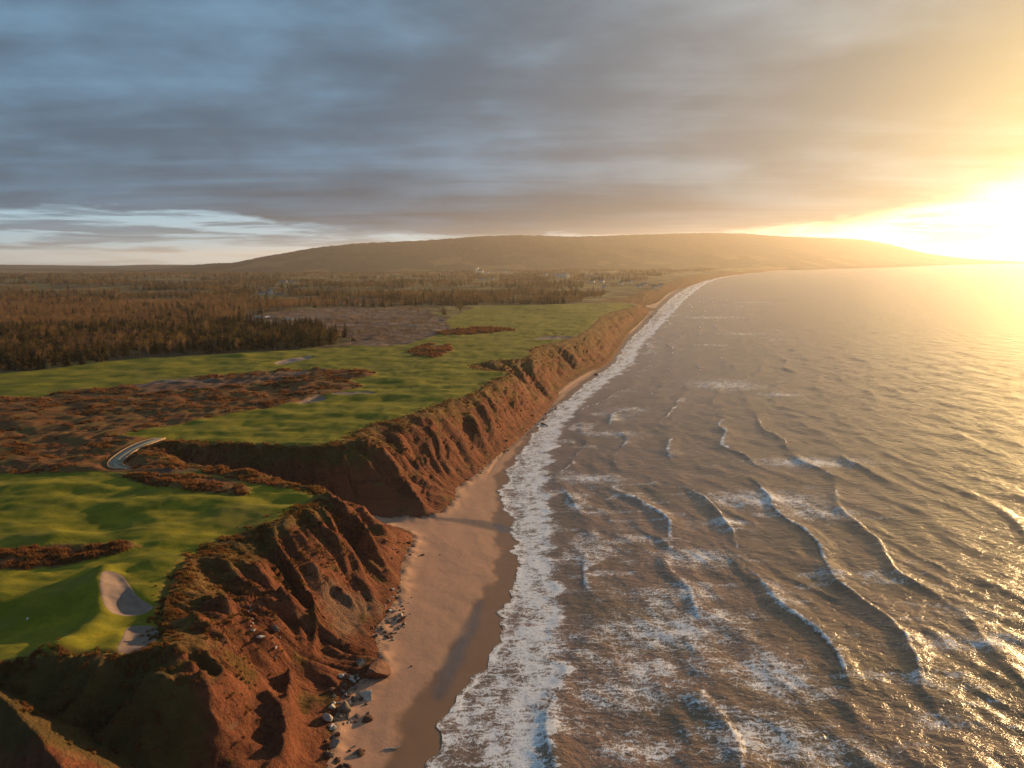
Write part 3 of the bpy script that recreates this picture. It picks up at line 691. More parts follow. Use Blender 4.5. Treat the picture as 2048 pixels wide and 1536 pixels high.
# ------------------------------------------------------------------ haze
bm = bmesh.new(); bmesh.ops.create_cube(bm, size=1.0)
me = bpy.data.meshes.new('haze'); bm.to_mesh(me); bm.free()
hz = bpy.data.objects.new('haze', me); C.objects.link(hz)
hz.location = (2000, 15000, 208); hz.scale = (64000, 32000, 436)
tag(hz, 'thin warm sea haze over the whole coast', None, None, 'stuff')
m = bpy.data.materials.new('haze_air'); m.use_nodes = True
nt_ = m.node_tree; nt_.nodes.clear()
out = nt_.nodes.new('ShaderNodeOutputMaterial'); pv = nt_.nodes.new('ShaderNodeVolumePrincipled')
pv.inputs['Density'].default_value = 3.7e-5; pv.inputs['Anisotropy'].default_value = 0.56
pv.inputs['Color'].default_value = (0.95, 0.90, 0.84, 1)
nt_.links.new(pv.outputs[0], out.inputs['Volume'])
me.materials.append(m)

# ------------------------------------------------------------------ bunkers and the paved path
def simple_material(name, c1, c2, scale=1.0, rough=0.9, bump=0.3, spec=0.2):
    m, n, p = material(name)
    pos = n.node('ShaderNodeTexCoord').outputs['Object']
    rnd = n.node('ShaderNodeObjectInfo').outputs['Random']
    v = n.vmath('ADD', pos, n.xyz(n.math('MULTIPLY', rnd, 37.0), 0.0, 0.0))
    col = n.mix(n.ramp(n.noise(v, scale, 5, 0.62), 0.32, 0.68), c1, c2)
    var = n.math('ADD', 0.78, n.math('MULTIPLY', rnd, 0.44))
    col = n.mix(1.0, col, n.xyz(var, var, var), 'MULTIPLY')
    n.l.new(col, p.inputs['Base Color']); p.inputs['Roughness'].default_value = rough; p.inputs['Specular IOR Level'].default_value = spec
    if bump: n.l.new(n.bump(n.noise(v, scale * 3, 5, 0.65), bump, 0.2), p.inputs['Normal'])
    return m
M_sand = simple_material('bunker_sand', (0.19, 0.135, 0.105), (0.245, 0.175, 0.138), 0.8, 0.95, 0.2)
M_path = simple_material('pale_paving', (0.19, 0.185, 0.14), (0.24, 0.23, 0.175), 0.6, 0.8, 0.1)
M_kerb = simple_material('pale_kerb', (0.24, 0.16, 0.09), (0.30, 0.20, 0.115), 1.0, 0.8, 0.1)
def bunker(c0, o, label, near_=True):
    A = chaikin(area(o) if near_ else area_far(o), 3, True)
    c = np.array(at(*c0) if near_ else area_far([c0])[0])
    K, Nn = 14, len(A)
    vs = [(c[0], c[1], float(zt(*c)) + 0.06)]
    for k in range(1, K + 1):
        P = c + (A - c) * (k / K)
        z = zt(P[:, 0], P[:, 1]) + (0.06 if k < K else 0.01)
        vs += [(P[i, 0], P[i, 1], float(z[i])) for i in range(Nn)]
    fs = []
    for i in range(Nn):
        j = (i + 1) % Nn
        fs.append((0, 1 + i, 1 + j, 0))
        for k in range(K - 1):
            a, b = 1 + k * Nn, 1 + (k + 1) * Nn
            fs.append((a + i, b + i, b + j, a + j))
    me = bpy.data.meshes.new('sand_bunker'); me.from_pydata(vs, [], [f if f[0] != f[3] else f[:3] for f in fs]); me.update()
    me.polygons.foreach_set('use_smooth', np.ones(len(me.polygons), bool)); me.materials.append(M_sand)
    ob = bpy.data.objects.new('sand_bunker', me); C.objects.link(ob)
    bmx = bmesh.new(); bmx.from_mesh(me); bmesh.ops.recalc_face_normals(bmx, faces=bmx.faces)
    if sum(f.normal.z for f in bmx.faces) < 0: bmesh.ops.reverse_faces(bmx, faces=bmx.faces)
    bmx.to_mesh(me); bmx.free()
    return tag(ob, label, None, None, 'structure')
bunker(*bunkers[0], 'larger grey sand bunker with a blunt arm reaching to the cliff lip')
bunker(*bunkers[1], 'smaller grey sand bunker at the brink of the shaded hollow')
for b, l in zip(far_bunkers, ('pale sand bunker below the dark spruce belt', 'sand bunker tucked under the heath bank', 'thin sand bunker at the tip of the heath', 'tan sand patch beside the far cliff edge')):
    bunker(*b, l, b[0][1] > 700)

def ribbon(name, L, Rr, z_top, th, mat, parent=None):
    nn = len(L); vs = []
    for i in range(nn):
        vs += [(*L[i], z_top), (*Rr[i], z_top), (*Rr[i], z_top - th), (*L[i], z_top - th)]
    fs = []
    for i in range(nn - 1):
        a, b = 4 * i, 4 * i + 4
        for k in range(4): fs.append((a + k, a + (k + 1) % 4, b + (k + 1) % 4, b + k))
    fs += [(0, 1, 2, 3), (4 * nn - 1, 4 * nn - 2, 4 * nn - 3, 4 * nn - 4)]
    o = mesh_obj(name, vs, fs, mat, parent)
    bmx = bmesh.new(); bmx.from_mesh(o.data); bmesh.ops.recalc_face_normals(bmx, faces=bmx.faces); bmx.to_mesh(o.data); bmx.free()
    return o
path = tag(ribbon('path', path_in, path_out, ZT + 0.22, 0.8, M_path), 'pale grey-green paved path bending through the rusty heath', None, None, 'structure')
wv = path_out - path_in; wv = wv / np.linalg.norm(wv, axis=1)[:, None]
ribbon('kerb', path_in - wv * 0.25, path_in - wv * 0.003, ZT + 0.42, 0.9, M_kerb, path)
ribbon('kerb', path_out + wv * 0.003, path_out + wv * 0.25, ZT + 0.42, 0.9, M_kerb, path)

# ------------------------------------------------------------------ vegetation: shared meshes
def leaf_material(name, c1, c2, transl=0.25):
    m, n, p = material(name)
    rnd = n.node('ShaderNodeObjectInfo').outputs['Random']
    pos = n.geo().outputs['Position']
    f = n.math('ADD', n.math('MULTIPLY', rnd, 0.38), n.math('MULTIPLY', n.noise(pos, 0.7, 3, 0.6), 0.3))
    f = n.math('ADD', f, n.math('MULTIPLY', n.ramp(n.noise(pos, 0.011, 3, 0.6), 0.35, 0.65), 0.42), clamp=True)
    col = n.mix(f, c1, c2)
    n.l.new(col, p.inputs['Base Color']); p.inputs['Roughness'].default_value = 0.9; p.inputs['Specular IOR Level'].default_value = 0.08
    tr = n.node('ShaderNodeBsdfTranslucent'); n.l.new(col, tr.inputs[0])
    mx = n.node('ShaderNodeMixShader', {0: transl, 1: p.outputs[0], 2: tr.outputs[0]})
    n.l.new(mx.outputs[0], m.node_tree.nodes['Material Output'].inputs[0])
    return m
M_spruce = leaf_material('spruce_needles', (0.026, 0.026, 0.009), (0.080, 0.058, 0.018))
M_twig = leaf_material('bare_twigs', (0.080, 0.048, 0.028), (0.310, 0.180, 0.080), 0.4)
M_rust = leaf_material('rust_leaves', (0.055, 0.030, 0.012), (0.215, 0.105, 0.030), 0.35)
M_olive = leaf_material('olive_leaves', (0.040, 0.036, 0.012), (0.180, 0.120, 0.028), 0.35)
M_bark = simple_material('bark', (0.10, 0.075, 0.055), (0.22, 0.17, 0.13), 2.0, 0.9, 0.3)
M_heath = leaf_material('heath_tufts', (0.130, 0.055, 0.022), (0.230, 0.105, 0.040), 0.45)
M_grass = leaf_material('dry_grass_tufts', (0.125, 0.072, 0.020), (0.240, 0.145, 0.042), 0.4)

def tri_mesh(name, tris, mats, slot=None):
    tris = np.array(tris, np.float32)
    me = bpy.data.meshes.new(name); me.from_pydata(tris.reshape(-1, 3).tolist(), [], np.arange(len(tris) * 3).reshape(-1, 3).tolist()); me.update()
    for m in mats: me.materials.append(m)
    if slot is not None: me.polygons.foreach_set('material_index', np.array(slot, np.int32))
    return me
def rv(r, s): return np.array([r.uniform(-s, s) for _ in range(3)])
def cone(r, x0, y0, z0, r0, x1, y1, z1, r1, k=5):
    o = []
    for i in range(k):
        a, b = 2 * math.pi * i / k, 2 * math.pi * (i + 1) / k
        p = [(x0 + r0 * math.cos(a), y0 + r0 * math.sin(a), z0), (x0 + r0 * math.cos(b), y0 + r0 * math.sin(b), z0), (x1 + r1 * math.cos(b), y1 + r1 * math.sin(b), z1), (x1 + r1 * math.cos(a), y1 + r1 * math.sin(a), z1)]
        o += [(p[0], p[1], p[2]), (p[0], p[2], p[3])]
    return o
def spruce(seed):
    r = random.Random(seed); H = 11.0
    trunk = cone(r, 0, 0, -0.6, 0.20, 0, 0, H * 0.96, 0.03)
    crown = []
    lay = 15
    for k in range(lay):
        h = H * (0.10 + 0.88 * k / lay); rad = (1 - k / lay) ** 0.85 * H * r.uniform(0.23, 0.31) + 0.15
        for i in range(8):
            if r.random() < 0.1: continue
            a = r.uniform(0, 6.283); L = rad * r.uniform(0.6, 1.15); w = L * 0.34 + 0.12; dr = L * r.uniform(0.15, 0.5)
            c, s = math.cos(a), math.sin(a)
            b = np.array((0.05 * c, 0.05 * s, h + 0.25)); tip = np.array((L * c, L * s, h - dr)); mid = b * 0.4 + tip * 0.6; sd = np.array((-s, c, 0)) * w
            crown += [(b, mid + sd - (0, 0, 0.12), tip), (b, tip, mid - sd - (0, 0, 0.12)), (mid + sd * 0.8, tip + (0, 0, 0.15), mid - sd * 0.8 + (0, 0, 0.2))]
    crown += cone(r, 0, 0, H * 0.93, 0.16, 0, 0, H * 1.04, 0.01, 4)
    return trunk, crown
def bare(seed):
    r = random.Random(seed); H = 11.5
    lean = r.uniform(-0.5, 0.5)
    trunk = cone(r, 0, 0, -0.6, 0.17, lean, lean * 0.4, H * 0.8, 0.04)
    crown = []
    for k in range(55):
        f = r.uniform(0.25, 0.98); z0 = H * 0.78 * f; x0 = lean * f; a = r.uniform(0, 6.283)
        L = H * r.uniform(0.12, 0.30) * (1.15 - 0.5 * f); up = r.uniform(0.6, 1.5)
        tip = np.array((x0 + L * math.cos(a), lean * 0.4 * f + L * math.sin(a), z0 + L * up)); b = np.array((x0, lean * 0.4 * f, z0)); w = np.array((-math.sin(a), math.cos(a), 0)) * 0.05
        crown.append((b + w, b - w, tip))
        for _ in range(4):
            q = b + (tip - b) * r.uniform(0.35, 1.0); e = q + rv(r, 0.55) + (0, 0, 0.5); ww = rv(r, 0.09)
            crown.append((q + ww, q - ww, e))
    return trunk, crown
def leafy(seed, H=8.0, spread=0.30, nl=260):
    r = random.Random(seed)
    trunk = cone(r, 0, 0, -0.6, 0.16, r.uniform(-.3, .3), 0, H * 0.55, 0.06)
    for k in range(4):
        a = r.uniform(0, 6.28); trunk += cone(r, 0, 0, H * r.uniform(.25, .45), 0.07, H * .2 * math.cos(a), H * .2 * math.sin(a), H * r.uniform(.6, .8), 0.02, 3)
    cl = [(np.array((r.gauss(0, H * spread * .6), r.gauss(0, H * spread * .6), H * r.uniform(0.32, 0.88))), H * r.uniform(.09, .17)) for _ in range(13)]
    crown = []
    for _ in range(nl):
        c, s = r.choice(cl); d_ = rv(r, 1.0); d_ = d_ / (np.linalg.norm(d_) + 1e-6)
        q = c + d_ * s * r.uniform(0.6, 1.1); e = H * 0.035
        crown.append((q + rv(r, e), q + rv(r, e) + (0, 0, e * .6), q + rv(r, e) - (0, 0, e * .3)))
    return trunk, crown
def tuft(seed, h=0.7, w=0.7, k=46):
    r = random.Random(seed); o = []
    for _ in range(k):
        a = r.uniform(0, 6.283); q = r.random() ** 0.6 * w; b = np.array((q * math.cos(a), q * math.sin(a), -0.15)); 
        hh = h * (1 - (q / w) ** 2 * 0.75) * r.uniform(0.6, 1.1)
        t_ = b + np.array((0.22 * math.cos(a) * r.random(), 0.22 * math.sin(a) * r.random(), 0.15 + hh)); ww = np.array((-math.sin(a), math.cos(a), 0)) * r.uniform(0.08, 0.2)
        o.append((b + ww, b - ww, t_))
    return o

kinds = []       # (name, trunk mesh, crown mesh, joined mesh, label, group)
for i in range(4):
    tr, cr = spruce(100 + i); kinds.append(('spruce_tree', tr, cr, M_spruce))
for i in range(3):
    tr, cr = bare(200 + i); kinds.append(('birch_tree', tr, cr, M_twig))
for i in range(3):
    tr, cr = leafy(300 + i, 9.0, 0.34, 300); kinds.append(('autumn_tree', tr, cr, (M_rust, M_olive, M_olive)[i]))
for i in range(2):
    tr, cr = leafy(400 + i, 4.2, 0.42, 200); kinds.append(('leafy_shrub', tr, cr, (M_rust, M_olive)[i]))
T_mesh = []
lib = bpy.data.collections.new('woodland_kinds')
for i, (nm, tr, cr, mt) in enumerate(kinds):
    T_mesh.append((tri_mesh('trunk', tr, [M_bark]), tri_mesh('crown', cr, [mt])))
    me = tri_mesh(nm, list(tr) + list(cr), [M_bark, mt], [0] * len(tr) + [1] * len(cr))
    lib.objects.link(bpy.data.objects.new('kind_%02d' % i, me))
lib_h = bpy.data.collections.new('tuft_kinds')
for i in range(6):
    me = tri_mesh('tuft', tuft(500 + i, 0.75 if i < 3 else 0.6, 0.75 if i < 3 else 0.5), [M_heath if i < 3 else M_grass])
    lib_h.objects.link(bpy.data.objects.new('kind_%02d' % i, me))

def scatter(name, P, kind_idx, rotz, scl, coll, mat, label):
    me = bpy.data.meshes.new(name); me.vertices.add(len(P)); me.vertices.foreach_set('co', np.asarray(P, np.float32).ravel()); me.update()
    o = bpy.data.objects.new(name, me); C.objects.link(o)
    add_attr(o, 'pick', np.asarray(kind_idx, np.int32), 'INT')
    r3 = np.zeros((len(P), 3), np.float32); r3[:, 2] = rotz; add_attr(o, 'turn', r3, 'FLOAT_VECTOR')
    add_attr(o, 'size', np.asarray(scl, np.float32))
    ng = bpy.data.node_groups.new(name, 'GeometryNodeTree')
    ng.interface.new_socket('Geometry', in_out='INPUT', socket_type='NodeSocketGeometry'); ng.interface.new_socket('Geometry', in_out='OUTPUT', socket_type='NodeSocketGeometry')
    gi, go = ng.nodes.new('NodeGroupInput'), ng.nodes.new('NodeGroupOutput')
    ip = ng.nodes.new('GeometryNodeInstanceOnPoints'); ci = ng.nodes.new('GeometryNodeCollectionInfo')
    ci.inputs['Collection'].default_value = coll; ci.inputs['Separate Children'].default_value = True; ci.inputs['Reset Children'].default_value = True
    def na(nm, ty):
        q = ng.nodes.new('GeometryNodeInputNamedAttribute'); q.data_type = ty; q.inputs['Name'].default_value = nm; return q.outputs['Attribute']
    L = ng.links.new
    L(gi.outputs[0], ip.inputs['Points']); L(ci.outputs[0], ip.inputs['Instance']); ip.inputs['Pick Instance'].default_value = True
    L(na('pick', 'INT'), ip.inputs['Instance Index']); L(na('turn', 'FLOAT_VECTOR'), ip.inputs['Rotation']); L(na('size', 'FLOAT'), ip.inputs['Scale'])
    L(ip.outputs[0], go.inputs[0])
    md = o.modifiers.new('scatter', 'NODES'); md.node_group = ng
    me.materials.append(mat)
    return tag(o, label, None, None, 'stuff')

# ------------------------------------------------------------------ buildings (positions first, so the woods leave them clear)
house_spots = [  # photo x, base y, width, depth, wall height, roof height, turn, colour, label
    (541, 589, 11, 9, 7.5, 5.0, 0.75, 'w', 'tall white farmhouse with one gable lit by the low sun'),
    (524, 589, 14, 8, 3.6, 2.6, 0.1, 'w', 'low pale barn on the inland side of the tall farmhouse'),
    (559, 590, 15, 6, 3.0, 1.8, 0.15, 'g', 'long low shed on the seaward side of the tall farmhouse'),
    (568, 565, 22, 10, 4.5, 3.0, 0.2, 'g', 'long grey building among the woods beyond the farmhouse'),
    (583, 565, 13, 9, 4.5, 3.0, 0.4, 'g', 'short grey building beside the long grey one in the woods'),
    (872, 542, 24, 16, 7, 6, 0.6, 'w', 'white house on the rise inland of the twin towered church'),
    (887, 543, 18, 14, 6, 5, 0.4, 'w', 'small white house between the church and the rise'),
    (918, 541, 40, 16, 7, 6, 0.3, 'w', 'wide white house near the twin towered church'),
    (928, 540, 16, 14, 12, 7, 0.8, 'w', 'tall narrow white house beside the wide white house'),
    (975, 547, 24, 16, 7, 5, 0.7, 'w', 'white hall close under the twin towered church'),
    (1010, 545, 18, 13, 6, 5, 0.8, 'w', 'lone white house at the start of the dark wooded mound'),
    (964, 561, 20, 10, 4, 3, 0.1, 'g', 'grey farm shed in the fields below the church'),
    (984, 559, 14, 9, 4, 3, 0.6, 'g', 'small grey shed next to the farm shed below the church'),
    (1091, 551, 20, 14, 7, 5, 0.8, 'w', 'white house at the seaward end of the dark wooded mound'),
    (1111, 553, 22, 15, 7, 5, 0.8, 'w', 'white house beside the large block of the town'),
    (1126, 555, 48, 20, 13, 4, 0.7, 'w', 'large pale block of the town shining in the sun'),
    (1133, 554, 16, 14, 14, 3, 0.8, 'w', 'tall end wing of the large pale block'),
    (1184, 553, 70, 12, 4, 3, 0.1, 'g', 'very long low barn on the field behind the village'),
    (1184, 565, 17, 9, 4, 3.5, 0.5, 'w', 'low house at the inland end of the shore village'),
    (1204, 565, 15, 10, 5, 4, 0.6, 'w', 'house second from the inland end of the shore village'),
    (1208, 576, 10, 9, 5, 4, 0.8, 'w', 'single house in the hollow before the shore village'),
    (1242, 569, 12, 10, 6, 4, 0.7, 'w', 'house in the middle of the shore village beside a dark bank'),
    (1261, 566, 11, 9, 6, 4, 0.8, 'w', 'house at the back of the shore village'),
    (1276, 575, 11, 9, 6, 4, 0.8, 'w', 'first cottage of the row facing the beach'),
    (1284, 573, 10, 8, 5.5, 4, 0.8, 'w', 'second cottage of the row facing the beach'),
    (1291, 572, 10, 8, 5.5, 4, 0.7, 'w', 'third cottage of the row facing the beach'),
    (1308, 578, 12, 10, 7, 4.5, 0.9, 'y', 'brightest sunlit cottage near the beach'),
    (1314, 578, 9, 8, 6, 4, 0.9, 'y', 'small cottage joined close to the brightest sunlit one'),
    (1322, 573, 9, 8, 5, 4, 0.8, 'w', 'outermost cottage of the village toward the beach')]
H_pos = [hit(h[0], h[1]) for h in house_spots]
church_pos = hit(961, 545)
site_px = [(517, 637), (535, 637), (546, 637), (558, 638), (577, 640), (708, 682)]
S_pos = [hit(*q) for q in site_px]
keep_clear = [(p[0], p[1]) for p in H_pos + [church_pos] + S_pos]

# ------------------------------------------------------------------ woods
pts = []
def cand(y0, y1, per):
    A_ = 0.95 * (y1 ** 2 - y0 ** 2) / 2 * 1.15; N = int(A_ / per)
    y = np.sqrt(rng.uniform(y0 ** 2, y1 ** 2, N)); x = y * rng.uniform(-0.82, 0.27, N); return x, y
P_all, K_all, S_all = [], [], []
for y0, y1, per, sc in ((380, 900, 30, 1.05), (900, 1800, 75, 1.1), (1800, 3000, 170, 1.25), (3000, 5200, 420, 1.4)):
    x, y = cand(y0, y1, per)
    ff = sdf(x, y, forest_front); bmid = sdf(x, y, birch_mid); tu = sdf(x, y, turf_A)
    di = np.max([sdf(x, y, A_) for A_ in dirt_A], axis=0)
    inl = coast_x(y) - x
    patch = fbm(x / 330, y / 260, 3, 131) 
    far_ok = (tu < -6) & (di < -4) & (y > 560) & (inl > 95 + y * 0.03) & ((patch > -0.30 + 0.34 * smooth(y, 1000, 2000)) | (bmid > 0)) & (y > 700)
    edge_bushes = (tu < -1) & (di < -2) & (ff > -6) & (ff <= 0)
    rough_sh = (di > 2) & (y > 480) & (y < 1300) & (fbm(x / 40, y / 25, 3, 139) > 0.22) & (rng.random(len(x)) < 0.8)
    ok = ((ff > 0) & (di < 2)) | far_ok | edge_bushes | rough_sh
    for hx, hy in keep_clear:
        L = math.hypot(hx, hy); ux, uy = hx / L, hy / L
        al = (x - hx) * ux + (y - hy) * uy; la = np.abs(-(x - hx) * uy + (y - hy) * ux)
        ok &= ~((al > -0.16 * L) & (al < 30) & (la < 10 + 0.006 * L))
    x, y, ff, bmid, patch, rsh = x[ok], y[ok], ff[ok], bmid[ok], patch[ok], (rough_sh & ~(ff > 0))[ok]
    u = rng.random(len(x)); cl = fbm(x / 60, y / 60, 2, 135) + 0.6 * fbm(x / 240, y / 240, 2, 137)
    k = np.where(ff > 0, np.where(u < 0.46 + 0.35 * cl, 0, np.where(u < 0.54, 1, np.where(u < 0.86, 2, 3))),
                 np.where(bmid > 0, np.where(u < 0.78 - 0.3 * cl, 1, np.where(u < 0.86, 0, 2)), np.where(u < 0.22 + 0.6 * cl, 0, np.where(u < 0.48, 1, 2))))
    k = np.where((ff > -99) & (np.abs(ff) < 6) & (u > 0.25), 3, k)
    k = np.where(rsh, 3, k)
    kk = np.choose(k, [rng.integers(0, 4, len(x)), rng.integers(4, 7, len(x)), rng.integers(7, 10, len(x)), rng.integers(10, 12, len(x))])
    P_all.append(np.stack([x, y, zt(x, y)], -1)); K_all.append(kk)
    S_all.append(sc * np.where(k == 0, rng.uniform(0.55, 1.25, len(x)), np.where(k == 1, rng.uniform(0.7, 1.2, len(x)), rng.uniform(0.6, 1.25, len(x)))) * (1 + 0.15 * cl))
P_all = np.vstack(P_all); K_all = np.concatenate(K_all); S_all = np.concatenate(S_all)
# the trees that show largest stand as individuals
cview = (np.abs(P_all[:, 0] / P_all[:, 1]) < 0.66)
front_rank = sdf(P_all[:, 0], P_all[:, 1], forest_front)
score = S_all * np.array([11, 11, 11, 11, 11, 11, 11, 8, 8, 8, 4.2, 4.2])[K_all] / P_all[:, 1] * cview * np.where((front_rank > -8) & (front_rank < 30), 1.0, 0.4)
sel = np.argsort(-score)[:285]
rest = np.ones(len(P_all), bool); rest[sel] = False
tree_label = {'spruce_tree': ('dark spruce in the belt of trees behind the strip of turf', 'spruces in the front belt'),
              'birch_tree': ('bare brown birch standing among the dark spruces', 'birches in the front belt'),
              'autumn_tree': ('rusty broadleaf tree among the dark spruces', 'broadleaf trees in the front belt'),
              'leafy_shrub': ('low rusty shrub along the turf edge of the spruce belt', 'shrubs along the woods')}
LM = [area([(585, 716)])[0], S_pos[5][:2], area([(270, 712)])[0], area([(420, 706)])[0], area([(40, 738)])[0]]
LMN = ['behind the pale bunker', 'near the dark excavator', 'where the belt steps back', 'beside the pale bunker', 'at its shrubby inland end']
for i in sel:
    nm = kinds[K_all[i]][0]
    e = bpy.data.objects.new(nm, None); C.objects.link(e); e.empty_display_size = 1
    e.location = P_all[i]; e.rotation_euler = (0, 0, rng.uniform(0, 6.28)); e.scale = (S_all[i],) * 3
    lab, grp = tree_label[nm]
    if nm != 'leafy_shrub':
        w_ = 'tall' if S_all[i] > 1.0 else ('middling' if S_all[i] > 0.75 else 'short')
        d_ = [math.dist(P_all[i][:2], q) for q in LM]; k_ = int(np.argmin(d_))
        lab = '%s %s %s' % (w_, {'spruce_tree': 'dark spruce', 'birch_tree': 'bare brown birch', 'autumn_tree': 'rounded broadleaf tree'}[nm], 'on the turf edge' if front_rank[i] < 9 else 'inside the belt') + ', ' + LMN[k_]
        grp = lab
    tag(e, lab, 'shrub' if nm == 'leafy_shrub' else 'tree', grp)
    for part, me in zip(('trunk', 'crown'), T_mesh[K_all[i]]):
        o = bpy.data.objects.new(part, me); C.objects.link(o); o.parent = e
Pr = P_all[rest]
scatter('forest', Pr, K_all[rest], rng.uniform(0, 6.28, len(Pr)), S_all[rest], lib, M_spruce, 'mixed brown and dark green woodland stretching inland to the hill')

# heath tufts and dry grass along lips and cliff faces
x = []; y = []; kq = []; sq = []
for A_, per in zip(heath_A, (3.0, 0.9, 1.2, 1.4, 6, 8)):
    x0, x1, y0, y1 = max(A_[:, 0].min(), -330), A_[:, 0].max(), A_[:, 1].min(), A_[:, 1].max()
    N = int((x1 - x0) * (y1 - y0) / per); xx, yy = rng.uniform(x0, x1, N), rng.uniform(y0, y1, N)
    ok = (sdf(xx, yy, A_) > 0.3) & (fbm(xx / 13, yy / 9, 3, 141) > np.where(A_ is heath_A[0], 0.16 + 0.25 * smooth(-xx, 60, 110) * smooth(yy, 285, 300) * smooth(345 - yy, 0, 15), -0.32)) & (sdf(xx, yy, dirt_A[0]) < 0) & (sdf(xx, yy, PA) < -1.0)
    dT_, _ = polyline_dist(xx[ok], yy[ok], T)
    x.append(xx[ok]); y.append(yy[ok]); kq.append(rng.integers(0, 3, ok.sum())); sq.append(rng.uniform(0.6, 1.5, ok.sum()) * np.maximum(1, yy[ok] / 330))
# fringe of dry grass on the cliff lip and down its upper face
seg = T[(T[:, 1] > 100) & (T[:, 1] < 620)]
for (ax, ay), (bx_, by_) in zip(seg[:-1], seg[1:]):
    L = math.hypot(bx_ - ax, by_ - ay); N = int(L * (16 if ay < 320 else 6))
    f = rng.random(N); nx_, ny_ = (by_ - ay) / max(L, 1e-6), -(bx_ - ax) / max(L, 1e-6); o_ = rng.normal(0.5, 1.5, N) + (rng.random(N) < 0.45) * rng.uniform(0, 17, N)
    xx = ax + f * (bx_ - ax) + nx_ * o_; yy = ay + f * (by_ - ay) + ny_ * o_
    ok = fbm(xx / 7, yy / 7, 3, 143) > -0.1
    x.append(xx[ok]); y.append(yy[ok]); kq.append(rng.integers(3, 6, ok.sum()) - 3 * (rng.random(ok.sum()) < 0.3)); sq.append(rng.uniform(0.4, 1.1, ok.sum()))
N = 16000; xx, yy = rng.uniform(-72, -28, N), rng.uniform(100, 260, N)
dq, _ = polyline_dist(xx, yy, T); df, _ = polyline_dist(xx, yy, F)
ok = ~inside(xx, yy, TP) & ~inside(xx, yy, FP) & (rng.random(N) < 0.75 - dq / (dq + df)) & (fbm(xx / 6, yy / 6, 3, 145) > 0.05)
x.append(xx[ok]); y.append(yy[ok]); kq.append(rng.integers(0, 6, ok.sum())); sq.append(rng.uniform(0.3, 0.8, ok.sum()))
x = np.concatenate(x); y = np.concatenate(y)
scatter('heath', np.stack([x, y, zt(x, y)], -1), np.concatenate(kq), rng.uniform(0, 6.28, len(x)), np.concatenate(sq), lib_h, M_heath, 'rusty heath tufts and dry grass on the banks and cliff lip')

# ------------------------------------------------------------------ rocks
def rock_mesh(seed, flat=1.0):
    bmx = bmesh.new(); bmesh.ops.create_icosphere(bmx, subdivisions=3, radius=0.5)
    r = random.Random(seed); pl = []
    for _ in range(13):
        v = Vector(rv(r, 1.0)); v.normalize(); pl.append((v, r.uniform(0.22, 0.42)))
    for v in bmx.verts:
        for nv, h in pl:
            dd = v.co.dot(nv) - h
            if dd > 0: v.co -= nv * dd * 0.98
        v.co += Vector(rv(r, 0.008)); v.co.z *= flat
    me = bpy.data.meshes.new('boulder'); bmx.to_mesh(me); bmx.free(); return me
M_rgrey = simple_material('grey_rock', (0.085, 0.064, 0.050), (0.200, 0.155, 0.120), 2.2, 0.85, 0.6)
M_rred = simple_material('red_rock', (0.075, 0.034, 0.021), (0.165, 0.078, 0.045), 2.2, 0.9, 0.6)
M_rpale = simple_material('pale_rock', (0.32, 0.28, 0.23), (0.48, 0.42, 0.35), 2.2, 0.85, 0.5)
R_mesh = {}
for nm, mt in (('grey', M_rgrey), ('red', M_rred), ('pale', M_rpale)):
    R_mesh[nm] = []
    for i in range(6):
        me = rock_mesh(600 + i * 7 + len(nm), (1, .8, .62, .9, .7, .5)[i]); me.materials.append(mt); R_mesh[nm].append(me)
rr = random.Random(5)
def boulder(px, py, size, col, label, group=None, var=None, sink=0.22, xyz=None):
    p = xyz or hit(px, py)
    me = R_mesh[col][rr.randrange(6) if var is None else var]
    o = bpy.data.objects.new('boulder', me); C.objects.link(o)
    size *= 0.95
    sx, sy, sz = size * rr.uniform(.8, 1.35), size * rr.uniform(.65, 1.0), size * rr.uniform(.6, 0.95)
    o.scale = (sx, sy, sz); o.rotation_euler = (rr.uniform(-.3, .3), rr.uniform(-.3, .3), rr.uniform(0, 6.28))
    o.location = (p[0], p[1], p[2] + sz * (0.3 - sink))
    return tag(o, label, 'boulder', group)
for px, py, sz, col, lb, va in ((735, 1395, 3.4, 'pale', 'sunlit cream boulder standing above the grey boulder pile', 0), (690, 1420, 3.8, 'grey', 'largest grey boulder in the pile at the nearest cliff foot', 0), (722, 1330, 4.2, 'grey', 'blue-grey boulder leaning on the slumped red block', 3),
                                (752, 1345, 7.5, 'red', 'huge slumped red block resting on the sand', 1), (735, 1440, 3.4, 'red', 'reddish boulder seaward of the grey boulder pile', 4), (803, 1240, 3.6, 'red', 'long flat dark slab on the sand below the cliff', 5),
                                (655, 1440, 3.0, 'pale', 'tall pale boulder wedged against the nearest cliff', 0), (668, 1490, 3.6, 'grey', 'upright grey boulder below the pile near the cliff', 3), (845, 1111, 1.7, 'red', 'lone dark red rock on the open sand', 1),
                                (551, 1262, 2.6, 'grey', 'rounded blue-grey boulder stuck high in the gullied cliff', 1), (523, 1277, 2.2, 'pale', 'white slab lying in the gullied cliff', 5), (823, 1333, 0.9, 'red', 'small isolated rock out on the dry sand', 1),
                                (720, 1508, 2.2, 'red', 'low red rock on the sand by the nearest cliff', 2), (880, 1110, 0.8, 'red', 'flat stone seaward of the lone dark red rock', 5), (1085, 848, 4.0, 'red', 'dark rock at the water edge below the second headland', 4),
                                (1118, 840, 4.5, 'red', 'long dark rock washed by the foam', 5), (1192, 750, 4.0, 'red', 'dark rock on the small pale cove beach', 4)):
    boulder(px, py, sz, col, lb, None, va)
